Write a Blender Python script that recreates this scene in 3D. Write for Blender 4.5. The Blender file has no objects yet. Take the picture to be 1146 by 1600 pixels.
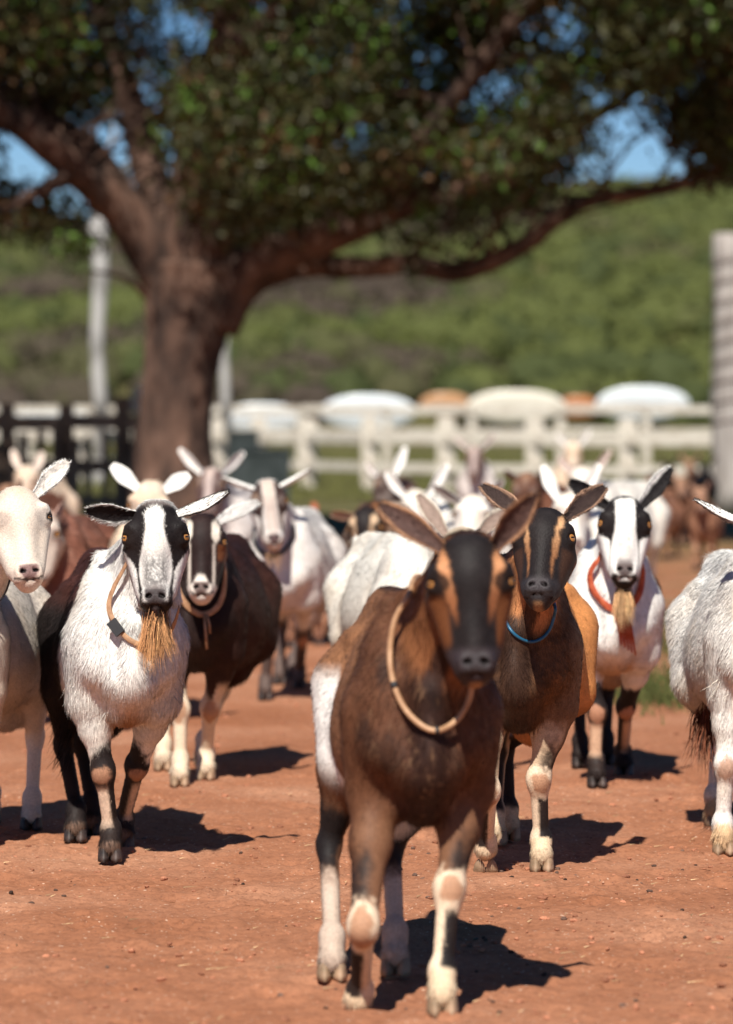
import bpy, math, random
import numpy as np
from mathutils import Vector, Matrix

PI = math.pi
rng = np.random.default_rng(7)
random.seed(7)
SC = bpy.context.scene
COL = SC.collection

# ------------------------------------------------------------------ camera
CAM_H = 1.2
cam_data = bpy.data.cameras.new("camera")
cam = bpy.data.objects.new("camera", cam_data)
COL.objects.link(cam)
cam.location = (0, 0, CAM_H)
cam.rotation_euler = (math.radians(90), 0, 0)
cam_data.sensor_fit = 'VERTICAL'
cam_data.sensor_height = 36.0
cam_data.sensor_width = 36.0 * 1146 / 1600
cam_data.lens = 135.0
cam_data.shift_y = -0.1
cam_data.clip_start = 0.1
cam_data.clip_end = 6000
cam_data.dof.use_dof = True
cam_data.dof.focus_distance = 9.75
cam_data.dof.aperture_fstop = 3.3
SC.camera = cam

# ------------------------------------------------------------------ light
SUN_D = Vector((0.17, 0.85, -1.0)).normalized()
SUN_EL = math.asin(-SUN_D.z)
world = bpy.data.worlds.new("World")
SC.world = world
world.use_nodes = True
wn = world.node_tree
wn.nodes.clear()
w_out = wn.nodes.new('ShaderNodeOutputWorld')
w_bg = wn.nodes.new('ShaderNodeBackground')
w_sky = wn.nodes.new('ShaderNodeTexSky')
w_sky.sky_type = 'NISHITA'
w_sky.sun_disc = False
w_sky.sun_elevation = SUN_EL
w_sky.sun_rotation = math.atan2(-SUN_D.x, -SUN_D.y)
w_sky.air_density = 0.6
w_sky.dust_density = 0.0
w_sky.ozone_density = 2.0
w_hs = wn.nodes.new('ShaderNodeHueSaturation')
w_hs.inputs['Saturation'].default_value = 1.25
w_hs.inputs['Value'].default_value = 1.0
w_bg.inputs['Strength'].default_value = 0.06
wn.links.new(w_sky.outputs[0], w_hs.inputs['Color'])
wn.links.new(w_hs.outputs[0], w_bg.inputs[0])
wn.links.new(w_bg.outputs[0], w_out.inputs[0])

sun_data = bpy.data.lights.new("sun", 'SUN')
sun_data.energy = 4.9
sun_data.angle = math.radians(0.55)
sun_data.color = (1.0, 0.95, 0.87)
sun = bpy.data.objects.new("sun", sun_data)
COL.objects.link(sun)
sun.rotation_euler = SUN_D.to_track_quat('-Z', 'Y').to_euler()
sun.location = (-3, -10, 20)

SC.view_settings.view_transform = 'Standard'
SC.view_settings.look = 'None'
SC.view_settings.gamma = 1.0
SC.view_settings.use_curve_mapping = False
SC.view_settings.exposure = 0.52
SC.render.engine = 'CYCLES'
SC.cycles.max_bounces = 6
SC.cycles.transparent_max_bounces = 8
SC.cycles.use_denoising = True


# ------------------------------------------------------------------ helpers
def W(px, py, d):
    """a pixel of the 1146x1600 photograph at distance d -> world point"""
    return np.array([(px - 573) / 6000 * d, d, CAM_H - (py - 640) / 6000 * d])


def ground_d(py):
    return 6000 * CAM_H / (py - 640)


def tag(o, label=None, cat=None, group=None, kind=None):
    if label: o['label'] = label
    if cat: o['category'] = cat
    if group: o['group'] = group
    if kind: o['kind'] = kind
    return o


def empty(name, loc):
    o = bpy.data.objects.new(name, None)
    COL.objects.link(o)
    o.location = loc
    o.empty_display_size = 0.1
    return o


def raw_mesh(name, V, F, smooth=True):
    """V (n,3), F (m,k) array of equal size faces"""
    V = np.ascontiguousarray(V, dtype=np.float32)
    F = np.ascontiguousarray(F, dtype=np.int32)
    m, k = F.shape
    me = bpy.data.meshes.new(name)
    me.vertices.add(len(V))
    me.vertices.foreach_set("co", V.ravel())
    me.loops.add(m * k)
    me.loops.foreach_set("vertex_index", F.ravel())
    me.polygons.add(m)
    me.polygons.foreach_set("loop_start", np.arange(0, m * k, k, dtype=np.int32))
    me.polygons.foreach_set("use_smooth", np.full(m, smooth, dtype=bool))
    me.update(calc_edges=True)
    return me


def set_col(me, C, name="coat"):
    a = me.color_attributes.new(name, 'FLOAT_COLOR', 'POINT')
    C4 = np.ones((len(C), 4), dtype=np.float32)
    C4[:, :3] = C
    a.data.foreach_set("color", C4.ravel())


def set_vec(me, V, name="nrm"):
    a = me.attributes.new(name, 'FLOAT_VECTOR', 'POINT')
    a.data.foreach_set("vector", np.ascontiguousarray(V, dtype=np.float32).ravel())


def obj(name, me, mat=None, parent=None, loc=None):
    o = bpy.data.objects.new(name, me)
    COL.objects.link(o)
    if mat is not None and len(me.materials) == 0:
        me.materials.append(mat)
    if parent is not None: o.parent = parent
    if loc is not None: o.location = loc
    return o


class MB:
    """collects simple shapes into one mesh (python lists)"""
    def __init__(self):
        self.v = []; self.f = []

    def add(self, V, F):
        n = len(self.v)
        self.v += [tuple(map(float, p)) for p in V]
        self.f += [tuple(i + n for i in f) for f in F]

    def box(self, c, s, rz=0.0, jit=0.0, taper=1.0):
        V = []
        for sx in (-1, 1):
            for sy in (-1, 1):
                for sz in (-1, 1):
                    t = taper if sz > 0 else 1
                    x, y, z = sx * s[0] / 2 * t, sy * s[1] / 2 * t, sz * s[2] / 2
                    x += random.uniform(-jit, jit); y += random.uniform(-jit, jit); z += random.uniform(-jit, jit)
                    V.append((c[0] + x * math.cos(rz) - y * math.sin(rz), c[1] + x * math.sin(rz) + y * math.cos(rz), c[2] + z))
        self.add(V, [(0, 1, 3, 2), (4, 6, 7, 5), (0, 4, 5, 1), (2, 3, 7, 6), (0, 2, 6, 4), (1, 5, 7, 3)])

    def tube(self, pts, rads, n=12, caps=True, noise=0.0):
        pts = [Vector(p) for p in pts]
        V = []; F = []
        up = Vector((0, 0, 1))
        prev = None
        for i, p in enumerate(pts):
            if i == 0: t = pts[1] - pts[0]
            elif i == len(pts) - 1: t = pts[-1] - pts[-2]
            else: t = pts[i + 1] - pts[i - 1]
            t.normalize()
            if prev is None:
                a = t.cross(up)
                if a.length < 1e-3: a = t.cross(Vector((1, 0, 0)))
                a.normalize()
            else:
                a = (prev - t * prev.dot(t)).normalized()
            prev = a
            b = t.cross(a)
            for k in range(n):
                an = 2 * PI * k / n
                r = rads[i] * (1 + random.uniform(-noise, noise))
                q = p + (a * math.cos(an) + b * math.sin(an)) * r
                V.append(tuple(q))
        for i in range(len(pts) - 1):
            for k in range(n):
                k2 = (k + 1) % n
                F.append((i * n + k, i * n + k2, (i + 1) * n + k2, (i + 1) * n + k))
        if caps:
            F.append(tuple(range(n))[::-1])
            F.append(tuple(range((len(pts) - 1) * n, len(pts) * n)))
        self.add(V, F)

    def build(self, name, mat, parent=None, smooth=False, loc=None):
        me = bpy.data.meshes.new(name)
        me.from_pydata(self.v, [], self.f)
        me.polygons.foreach_set("use_smooth", [smooth] * len(me.polygons))
        me.update()
        return obj(name, me, mat, parent, loc)


def smooth_path(pts, rads, n=6):
    """catmull-rom through control points"""
    P = [np.array(p, float) for p in pts]
    P = [2 * P[0] - P[1]] + P + [2 * P[-1] - P[-2]]
    R = [rads[0]] + list(rads) + [rads[-1]]
    op, orr = [], []
    for i in range(1, len(P) - 2):
        for k in range(n):
            t = k / n
            a, b, c, d = P[i - 1], P[i], P[i + 1], P[i + 2]
            op.append(0.5 * (2 * b + (c - a) * t + (2 * a - 5 * b + 4 * c - d) * t * t + (3 * b - a - 3 * c + d) * t ** 3))
            orr.append(R[i] * (1 - t) + R[i + 1] * t)
    op.append(P[-2]); orr.append(R[-2])
    return [tuple(p) for p in op], orr


# ---- value noise (vectorised)
_perm = np.random.default_rng(3).random((64, 64, 64)).astype(np.float32)


def vnoise(P, s):
    Q = np.asarray(P, dtype=np.float32) * s + 100.0
    i = np.floor(Q).astype(np.int32)
    f = Q - i
    f = f * f * (3 - 2 * f)
    i &= 63
    j = (i + 1) & 63
    x0, y0, z0 = i[:, 0], i[:, 1], i[:, 2]
    x1, y1, z1 = j[:, 0], j[:, 1], j[:, 2]
    fx, fy, fz = f[:, 0], f[:, 1], f[:, 2]
    p = _perm
    a = p[x0, y0, z0] * (1 - fx) + p[x1, y0, z0] * fx
    b = p[x0, y1, z0] * (1 - fx) + p[x1, y1, z0] * fx
    c = p[x0, y0, z1] * (1 - fx) + p[x1, y0, z1] * fx
    d = p[x0, y1, z1] * (1 - fx) + p[x1, y1, z1] * fx
    a = a * (1 - fy) + b * fy
    c = c * (1 - fy) + d * fy
    return (a * (1 - fz) + c * fz) * 2 - 1


def fbm(P, s, o=3):
    r = 0; a = 1; t = 0
    for k in range(o):
        r = r + a * vnoise(np.asarray(P) + 7.3 * k, s); t += a
        a *= 0.5; s *= 2.03
    return r / t


# ---- node material helpers
def new_mat(name):
    m = bpy.data.materials.new(name)
    m.use_nodes = True
    nt = m.node_tree
    b = nt.nodes["Principled BSDF"]
    return m, nt, b


def N(nt, typ, **kw):
    n = nt.nodes.new(typ)
    for k, v in kw.items():
        setattr(n, k, v)
    return n


def noise_mat(name, c1, c2, scale=8, rough=0.8, bump=0.2, bscale=None, c3=None, spec=0.3, detail=6, coords='Object', stretch=None, lo=0.35, hi=0.65, bdist=0.02):
    m, nt, b = new_mat(name)
    tc = N(nt, 'ShaderNodeTexCoord')
    src = tc.outputs[coords]
    if stretch:
        mp = N(nt, 'ShaderNodeMapping'); mp.inputs['Scale'].default_value = stretch
        nt.links.new(src, mp.inputs[0]); src = mp.outputs[0]
    nz = N(nt, 'ShaderNodeTexNoise'); nz.inputs['Scale'].default_value = scale; nz.inputs['Detail'].default_value = detail
    nt.links.new(src, nz.inputs['Vector'])
    cr = N(nt, 'ShaderNodeValToRGB')
    cr.color_ramp.elements[0].position = lo; cr.color_ramp.elements[0].color = (*c1, 1)
    cr.color_ramp.elements[1].position = hi; cr.color_ramp.elements[1].color = (*c2, 1)
    if c3:
        e = cr.color_ramp.elements.new(0.8); e.color = (*c3, 1)
    nt.links.new(nz.outputs[0], cr.inputs[0])
    nt.links.new(cr.outputs[0], b.inputs['Base Color'])
    b.inputs['Roughness'].default_value = rough
    b.inputs['Specular IOR Level'].default_value = spec
    if bump:
        n2 = N(nt, 'ShaderNodeTexNoise'); n2.inputs['Scale'].default_value = bscale or scale * 3; n2.inputs['Detail'].default_value = 5
        nt.links.new(src, n2.inputs['Vector'])
        bp = N(nt, 'ShaderNodeBump'); bp.inputs['Strength'].default_value = bump; bp.inputs['Distance'].default_value = bdist
        nt.links.new(n2.outputs[0], bp.inputs['Height']); nt.links.new(bp.outputs[0], b.inputs['Normal'])
    return m


def plain_mat(name, c, rough=0.5, spec=0.5, metallic=0.0, var=0.12, scale=60):
    c = np.array(c)
    m = noise_mat(name, tuple(c * (1 - var)), tuple(np.minimum(c * (1 + var), 1)), scale=scale, rough=rough, bump=0.05, spec=spec)
    m.node_tree.nodes["Principled BSDF"].inputs['Metallic'].default_value = metallic
    return m


def coat_mat(name, fur=False, rough=0.58, spec=0.15):
    """coat: the animal's own colouring is stored per vertex, fine streak noise on top"""
    m, nt, b = new_mat(name)
    at = N(nt, 'ShaderNodeAttribute', attribute_name='coat')
    tc = N(nt, 'ShaderNodeTexCoord')
    nz = N(nt, 'ShaderNodeTexNoise'); nz.inputs['Scale'].default_value = 220 if not fur else 90; nz.inputs['Detail'].default_value = 3
    nt.links.new(tc.outputs['Object'], nz.inputs['Vector'])
    mr = N(nt, 'ShaderNodeMapRange'); mr.inputs['From Min'].default_value = 0.25; mr.inputs['From Max'].default_value = 0.75
    mr.inputs['To Min'].default_value = 0.8; mr.inputs['To Max'].default_value = 1.25
    nt.links.new(nz.outputs[0], mr.inputs['Value'])
    mx = N(nt, 'ShaderNodeMix', data_type='RGBA', blend_type='MULTIPLY'); mx.inputs['Factor'].default_value = 1
    nt.links.new(at.outputs['Color'], mx.inputs[6]); nt.links.new(mr.outputs[0], mx.inputs[7])
    nt.links.new(mx.outputs[2], b.inputs['Base Color'])
    b.inputs['Roughness'].default_value = rough
    b.inputs['Specular IOR Level'].default_value = spec
    if fur:
        an = N(nt, 'ShaderNodeAttribute', attribute_name='nrm')
        vt = N(nt, 'ShaderNodeVectorTransform', vector_type='NORMAL', convert_from='OBJECT', convert_to='WORLD')
        nt.links.new(an.outputs['Vector'], vt.inputs[0]); nt.links.new(vt.outputs[0], b.inputs['Normal'])
    else:
        bp = N(nt, 'ShaderNodeBump'); bp.inputs['Strength'].default_value = 0.35; bp.inputs['Distance'].default_value = 0.004
        nt.links.new(nz.outputs[0], bp.inputs['Height']); nt.links.new(bp.outputs[0], b.inputs['Normal'])
    return m


M_COAT = coat_mat("coat_skin")
M_FUR = coat_mat("coat_hair", fur=True)
M_NOSE = plain_mat("nose_leather", (.05, .04, .04), rough=0.35)


def eye_mat():
    m, nt, b = new_mat("eye_amber")
    tc = N(nt, 'ShaderNodeTexCoord')
    sp = N(nt, 'ShaderNodeSeparateXYZ'); nt.links.new(tc.outputs['Object'], sp.inputs[0])

    def mth(op, a, bb=None):
        n = N(nt, 'ShaderNodeMath', operation=op)
        for k, v in ((0, a), (1, bb)):
            if v is None: continue
            if isinstance(v, (int, float)): n.inputs[k].default_value = v
            else: nt.links.new(v, n.inputs[k])
        return n.outputs[0]
    r = mth('SQRT', mth('ADD', mth('POWER', sp.outputs[0], 2), mth('POWER', sp.outputs[1], 2)))
    iris = mth('LESS_THAN', r, 0.0102)
    pup = mth('MULTIPLY', mth('LESS_THAN', mth('ABSOLUTE', sp.outputs[1]), 0.0019), mth('LESS_THAN', mth('ABSOLUTE', sp.outputs[0]), 0.0068))
    m1 = N(nt, 'ShaderNodeMix', data_type='RGBA'); m1.inputs[6].default_value = (.02, .012, .01, 1); m1.inputs[7].default_value = (.34, .15, .04, 1)
    nt.links.new(iris, m1.inputs[0])
    m2 = N(nt, 'ShaderNodeMix', data_type='RGBA'); m2.inputs[7].default_value = (.004, .004, .004, 1)
    nt.links.new(m1.outputs[2], m2.inputs[6]); nt.links.new(pup, m2.inputs[0])
    nt.links.new(m2.outputs[2], b.inputs['Base Color'])
    b.inputs['Roughness'].default_value = 0.08
    return m


M_EYE = eye_mat()
# ------------------------------------------------------------------ goats: one distance field per goat, meshed by surface nets
def rotx(a): c, s = math.cos(a), math.sin(a); return np.array([[1, 0, 0], [0, c, -s], [0, s, c]])
def roty(a): c, s = math.cos(a), math.sin(a); return np.array([[c, 0, s], [0, 1, 0], [-s, 0, c]])
def rotz(a): c, s = math.cos(a), math.sin(a); return np.array([[c, -s, 0], [s, c, 0], [0, 0, 1]])


class Field:
    def __init__(self):
        self.p = []      # (kind, data, k, region, sign, bbmin, bbmax)

    def ell(self, c, r, k=0.04, reg='torso', R=None, sign=1):
        c = np.array(c, float); r = np.array(r, float)
        R = np.eye(3) if R is None else R
        m = np.abs(R) @ r
        self.p.append(('e', (c, r, R), k, reg, sign, c - m, c + m))

    def cone(self, a, b, ra, rb, k=0.03, reg='torso', sign=1):
        a = np.array(a, float); b = np.array(b, float)
        rr = max(ra, rb)
        self.p.append(('c', (a, b, ra, rb), k, reg, sign, np.minimum(a, b) - rr, np.maximum(a, b) + rr))

    @staticmethod
    def _d(pr, P):
        if pr[0] == 'e':
            c, r, R = pr[1]
            q = (P - c) @ R
            k0 = np.sqrt(((q / r) ** 2).sum(1)) + 1e-9
            k1 = np.sqrt(((q / (r * r)) ** 2).sum(1)) + 1e-9
            return k0 * (k0 - 1) / k1
        a, b, ra, rb = pr[1]
        ab = b - a
        t = np.clip(((P - a) @ ab) / (ab @ ab), 0, 1)
        q = P - a - t[:, None] * ab
        return np.sqrt((q * q).sum(1)) - (ra + (rb - ra) * t)

    def eval(self, P, regs=None, margin=0.07):
        P = np.asarray(P, dtype=np.float32)
        D = np.full(len(P), 1.0, dtype=np.float32)
        for pr in self.p:
            if regs is not None and pr[3] not in regs: continue
            lo, hi = pr[5] - margin, pr[6] + margin
            m = (P[:, 0] > lo[0]) & (P[:, 0] < hi[0]) & (P[:, 1] > lo[1]) & (P[:, 1] < hi[1]) & (P[:, 2] > lo[2]) & (P[:, 2] < hi[2])
            idx = np.nonzero(m)[0]
            if not len(idx): continue
            d = self._d(pr, P[idx])
            k = pr[2]; o = D[idx]
            if pr[4] > 0:
                h = np.maximum(k - np.abs(o - d), 0) / k
                D[idx] = np.minimum(o, d) - h * h * k * 0.25
            else:
                h = np.maximum(k - np.abs(o + d), 0) / k
                D[idx] = np.maximum(o, -d) + h * h * k * 0.25
        return D

    def grad(self, P, e=0.003):
        g = np.zeros((len(P), 3), dtype=np.float32)
        for a in range(3):
            s = np.zeros(3); s[a] = e
            g[:, a] = self.eval(P + s) - self.eval(P - s)
        n = np.sqrt((g * g).sum(1)) + 1e-9
        return g / n[:, None]

    def mesh(self, h):
        lo = np.min([p[5] for p in self.p if p[4] > 0], axis=0) - 0.03
        hi = np.max([p[6] for p in self.p if p[4] > 0], axis=0) + 0.03
        q = 4
        n = np.ceil((hi - lo) / (h * q)).astype(int) + 1
        ax = [lo[a] + np.arange(n[a]) * h * q for a in range(3)]
        G = np.stack(np.meshgrid(*ax, indexing='ij'), -1).reshape(-1, 3)
        Dc = self.eval(G).reshape(n)
        act = np.abs(Dc) < h * q * 1.6
        # coarse cells active if any corner is active
        ca = np.zeros(n - 1, bool)
        for i in (0, 1):
            for j in (0, 1):
                for k in (0, 1):
                    ca |= act[i:n[0] - 1 + i, j:n[1] - 1 + j, k:n[2] - 1 + k]
        nf = (n - 1) * q + 1
        D = np.repeat(np.repeat(np.repeat(Dc, q, 0), q, 1), q, 2)[:nf[0], :nf[1], :nf[2]].copy()
        D = np.where(D < 0, -0.5, 0.5).astype(np.float32)
        fa = np.zeros(nf, bool)
        cf = np.repeat(np.repeat(np.repeat(ca, q, 0), q, 1), q, 2)
        for i in (0, 1):
            for j in (0, 1):
                for k in (0, 1):
                    fa[i:nf[0] - 1 + i, j:nf[1] - 1 + j, k:nf[2] - 1 + k] |= cf
        idx = np.argwhere(fa)
        D[fa] = self.eval(lo + idx * h)
        # inside region sign for cells away from the surface must not create fake crossings
        S = D < 0
        nx, ny, nz = nf
        cnt = np.zeros((nx - 1, ny - 1, nz - 1), np.int8)
        for i in (0, 1):
            for j in (0, 1):
                for k in (0, 1):
                    cnt += S[i:nx - 1 + i, j:ny - 1 + j, k:nz - 1 + k]
        mix = (cnt > 0) & (cnt < 8) & cf
        cells = np.argwhere(mix)
        vid = np.full(mix.shape, -1, np.int32)
        vid[mix] = np.arange(len(cells))
        acc = np.zeros((len(cells), 3), np.float32); num = np.zeros(len(cells), np.float32)
        cor = [(0, 0, 0), (1, 0, 0), (0, 1, 0), (1, 1, 0), (0, 0, 1), (1, 0, 1), (0, 1, 1), (1, 1, 1)]
        edges = [(0, 1), (2, 3), (4, 5), (6, 7), (0, 2), (1, 3), (4, 6), (5, 7), (0, 4), (1, 5), (2, 6), (3, 7)]
        cv = [D[cells[:, 0] + c[0], cells[:, 1] + c[1], cells[:, 2] + c[2]] for c in cor]
        for a, b in edges:
            va, vb = cv[a], cv[b]
            m = (va < 0) != (vb < 0)
            t = np.where(m, va / np.where(m, va - vb, 1), 0)
            pa = np.array(cor[a], np.float32); pb = np.array(cor[b], np.float32)
            acc += np.where(m[:, None], pa + t[:, None] * (pb - pa), 0)
            num += m
        V = lo + (cells + acc / num[:, None]) * h
        quads = []
        for a in range(3):
            b, c = (a + 1) % 3, (a + 2) % 3
            sl0 = [slice(None)] * 3; sl1 = [slice(None)] * 3
            sl0[a] = slice(0, nf[a] - 1); sl1[a] = slice(1, nf[a])
            s0 = S[tuple(sl0)]; s1 = S[tuple(sl1)]
            E = np.argwhere(s0 != s1)
            ok = (E[:, b] > 0) & (E[:, c] > 0) & (E[:, b] < nf[b] - 1) & (E[:, c] < nf[c] - 1)
            E = E[ok]
            ib = np.zeros(3, int); ib[b] = 1
            ic = np.zeros(3, int); ic[c] = 1
            q0 = vid[tuple((E - ib - ic).T)]; q1 = vid[tuple((E - ic).T)]
            q2 = vid[tuple(E.T)]; q3 = vid[tuple((E - ib).T)]
            Q = np.stack([q0, q1, q2, q3], 1)
            fl = S[tuple(E.T)]
            Q[~fl] = Q[~fl][:, ::-1]
            Q = Q[(Q >= 0).all(1)]
            quads.append(Q)
        F = np.concatenate(quads)
        # one newton step towards the field
        d = self.eval(V); g = self.grad(V, h * 0.5)
        V = V - g * np.clip(d, -h * .5, h * .5)[:, None] * 0.8
        used = np.unique(F)
        rem = np.full(len(V), -1); rem[used] = np.arange(len(used))
        return V[used].astype(np.float32), rem[F], g[used]


def ss(a, b, x):
    t = np.clip((x - a) / (b - a + 1e-12), 0, 1)
    return t * t * (3 - 2 * t)


def mixc(C, col, t):
    t = np.clip(t, 0, 1)[:, None]
    return C * (1 - t) + np.array(col, np.float32) * t


class Goat:
    """root stands on the ground between the front hooves; the mesh is world aligned, the goat walks towards -Y"""
    def __init__(s, name, px, d, theta, poll, pitch=10, yaw=0, roll=0, feet=None, fat=1.0, scale=1.0, head_s=1.0,
                 ears=None, lids=0.010, h=0.006, coat=None, beard=None, neck_r=1.0, wattles=False, tail=False, body_only=False, zs=1.10, eye_r=.0205, hx=1.0):
        s.eye_r = eye_r
        s.name = name; s.d = d; s.px = px; s.h = h; s.coat = coat; s.sc = scale
        s.org = np.array([(px - 573) / 6000 * d, d, 0.0])
        s.T = rotz(math.radians(theta))
        f = s.f = Field()
        T = s.T; S = scale

        def B(x, y, z):
            if z > .45: z = .45 + (z - .45) * zs
            return T @ (np.array([x, y, z]) * S)
        s.B = B
        # torso
        f.ell(B(0, .05, .555), np.array([.110, .17, .180]) * S, .04, 'torso', T)
        for q in (-1, 1):
            f.ell(B(q * .078, .04, .585), np.array([.054, .11, .160]) * S, .05, 'torso', T @ rotx(-.25))
            f.ell(B(q * .095, .10, .50), np.array([.048, .09, .10]) * S, .05, 'torso', T)
        f.ell(B(0, .33, .555), np.array([.140 * fat, .32, .190]) * S, .06, 'torso', T)
        f.ell(B(0, .40, .49), np.array([.152 * fat, .25, .155 * fat]) * S, .07, 'torso', T)
        f.ell(B(0, .62, .60), np.array([.105, .17, .140]) * S, .06, 'torso', T)
        f.cone(B(0, .03, .735), B(0, .66, .715), .030 * S, .034 * S, .06, 'torso')
        f.ell(B(0, -.055, .50), np.array([.070, .085, .10]) * S, .05, 'torso', T)
        f.ell(B(0, .03, .405), np.array([.055, .09, .045]) * S, .04, 'torso', T)
        f.cone(B(0, .76, .68), B(0, .83, .72), .026 * S, .014 * S, .03, 'torso')
        f.ell(B(0, .60, .36), np.array([.075, .095, .085]) * S, .04, 'torso', T)      # udder
        for q in (-1, 1):      # bones and hollows under the coat
            f.cone(B(q * .058, .075, .735), B(q * .098, -.005, .53), .022 * S, .026 * S, .022, 'torso')
            f.ell(B(q * .088, -.045, .515), np.array([.034, .036, .045]) * S, .03, 'torso')
            f.ell(B(q * .082, .575, .655), np.array([.024, .035, .018]) * S, .03, 'torso', T)
            f.ell(B(q * .165 * fat, .525, .635), np.array([.034, .060, .065]) * S, .05, 'torso', T, -1)
            f.ell(B(q * .160 * fat, .165, .56), np.array([.022, .030, .15]) * S, .05, 'torso', T, -1)
            f.ell(B(q * .052, -.135, .56), np.array([.020, .035, .075]) * S, .04, 'torso', T, -1)
        f.cone(B(0, -.105, .60), B(0, -.03, .43), .028 * S, .030 * S, .025, 'torso')
        # head placement
        pz = poll[1]; pd = poll[2] if len(poll) > 2 else -.24
        P0 = W(poll[0], pz, d + pd) - s.org
        s.hs = head_s * S
        p = math.radians(-pitch)
        s.HR = rotz(math.radians(yaw)) @ rotx(p) @ roty(math.radians(roll))
        s.H0 = P0
        hs = s.hs; HR = s.HR

        s.hx = hx

        def Hd(x, y, z): return P0 + HR @ (np.array([x * hx, y, z]) * hs)
        s.Hd = Hd
        # neck
        nr = neck_r
        nk = [B(0, .10, .60), B(0, .0, .60), None, None]
        e1 = Hd(0, .085, -.045); e2 = Hd(0, .105, -.10)
        f.cone(B(0, .08, .63), e1, .072 * nr * S, .052 * hs, .05, 'neck')
        f.cone(B(0, .02, .55), e2, .060 * nr * S, .042 * hs, .06, 'neck')
        f.cone(B(0, .12, .70), Hd(0, .09, -.02), .05 * S, .040 * hs, .05, 'neck')
        s.n0 = B(0, .04, .57); s.n1 = (e1 + e2) / 2
        # head
        A = np.array
        f.ell(Hd(0, .055, -.040), A([.058, .060, .052]) * hs, .02, 'head', HR)
        f.ell(Hd(0, .046, -.075), A([.068, .055, .055]) * hs, .02, 'head', HR)
        for q in (-1, 1):
            f.ell(Hd(q * .060, .036, -.060), A([.021, .030, .018]) * hs, .018, 'head', HR @ roty(-q * .2))
            f.cone(Hd(q * .048, .100, -.105), Hd(q * .026, .070, -.215), .034 * hs, .024 * hs, .03, 'head')
            f.cone(Hd(q * .056, .062, -.105), Hd(q * .030, .046, -.205), .022 * hs, .017 * hs, .03, 'head')
        f.cone(Hd(0, .058, -.09), Hd(0, .046, -.215), .052 * hs, .034 * hs, .03, 'head')
        f.cone(Hd(0, .022, -.070), Hd(0, .018, -.205), .026 * hs, .021 * hs, .025, 'head')
        f.ell(Hd(0, .038, -.236), A([.040, .036, .032]) * hs, .02, 'head', HR)
        for q in (-1, 1):      # upper lips / nostril wings
            f.ell(Hd(q * .017, .012, -.236), A([.0200, .018, .022]) * hs, .010, 'head', HR @ roty(q * .25))
            f.ell(Hd(q * .024, .030, -.252), A([.014, .024, .014]) * hs, .012, 'head', HR)
        f.ell(Hd(0, .044, -.262), A([.025, .026, .015]) * hs, .012, 'head', HR)
        f.cone(Hd(0, .055, -.256), Hd(0, .085, -.222), .019 * hs, .024 * hs, .02, 'head')
        # eyes: bulge, then carve the lid opening
        s.eyes = []
        for q in (-1, 1):
            e = Hd(q * .0635, .038, -.082)
            look = HR @ (A([q * .80, -.60, .02]) / np.linalg.norm([.8, .6, .02]))
            lat = np.cross([0, 0, 1.0], look); lat /= np.linalg.norm(lat)
            up = np.cross(look, lat)
            RR = np.stack([lat, up, look], 1)
            f.ell(e, A([.0235, .0215, .0225]) * hs, .012, 'head')
            f.ell(e + look * .020 * hs, A([.0135, lids, .013]) * hs, .003, 'head', RR, -1)
            s.eyes.append((e, RR))
        # nostrils and mouth
        for q in (-1, 1):
            f.ell(Hd(q * .0165, -.0035, -.235), A([.0100, .011, .0056]) * hs, .003, 'head', HR @ roty(q * .65), -1)
            f.cone(Hd(0, .004, -.2575), Hd(q * .028, .028, -.2565), .0028 * hs, .0024 * hs, .003, 'head', -1)
            f.cone(Hd(q * .028, .028, -.2565), Hd(q * .038, .065, -.243), .0026 * hs, .002 * hs, .003, 'head', -1)
        f.cone(Hd(0, -.004, -.236), Hd(0, .002, -.258), .0018 * hs, .0018 * hs, .002, 'head', -1)
        if wattles:
            for q in (-1, 1):
                f.cone(Hd(q * .040, .125, -.17), Hd(q * .044, .125, -.225), .010 * hs, .014 * hs, .008, 'neck')
        # legs
        s.legs = []
        feet = feet or [dict(x=-.085, y=-.06), dict(x=.085, y=.10), dict(x=-.08, y=.74), dict(x=.085, y=.58)]
        for i, ft in enumerate(feet):
            q = -1 if i % 2 == 0 else 1
            front = i < 2
            if ft is None: continue
            if 'px' in ft:
                dd = ft.get('d', ground_d(ft['py']) if 'py' in ft else d)
                w = W(ft['px'], ft.get('py', 0), dd) - s.org
                foot = np.array([w[0], w[1] + .02, ft.get('z', 0.0)])
            else:
                w = T @ (np.array([ft['x'], ft['y'], 0]) * S)
                foot = np.array([w[0], w[1], ft.get('z', 0.0)])
            rg = 'leg%d' % i
            bend = ft.get('bend', 0)
            if front:
                Sh = B(q * .088, .03, .56); E = B(q * .092, .055, .425)
                if bend:
                    kn = ft.get('knee')
                    K = W(kn[0], kn[1], d - .10) - s.org
                    Fk = K + np.array([foot[0] - K[0], .13, -.145 * S])
                    Fk[0] = (K[0] * .35 + foot[0] * .65)
                    foot = np.array([foot[0], Fk[1] + .01, Fk[2] - .060])
                    tdir = np.array([0, .25, -1.0])
                else:
                    Fk = foot + np.array([0, .022, .080 * S])
                    K = E * .46 + Fk * .54 + np.array([0, -.02, .0])
                    if 'kx' in ft: K[0] = (ft['kx'] - 573) / 6000 * (d) - s.org[0]
                    tdir = np.array([0, -.45, -1.0])
                f.cone(Sh, E, .075 * S, .050 * S, .05, rg)
                mid_ = E * .62 + K * .38
                f.cone(E, mid_, .054 * S, .038 * S, .03, rg)
                f.cone(mid_, K, .038 * S, .025 * S, .03, rg)
                f.ell(K, A([.027, .026, .036]) * S, .02, rg)
                f.ell(K + np.array([0, -.007, -.004]), A([.021, .022, .026]) * S, .012, rg)
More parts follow.
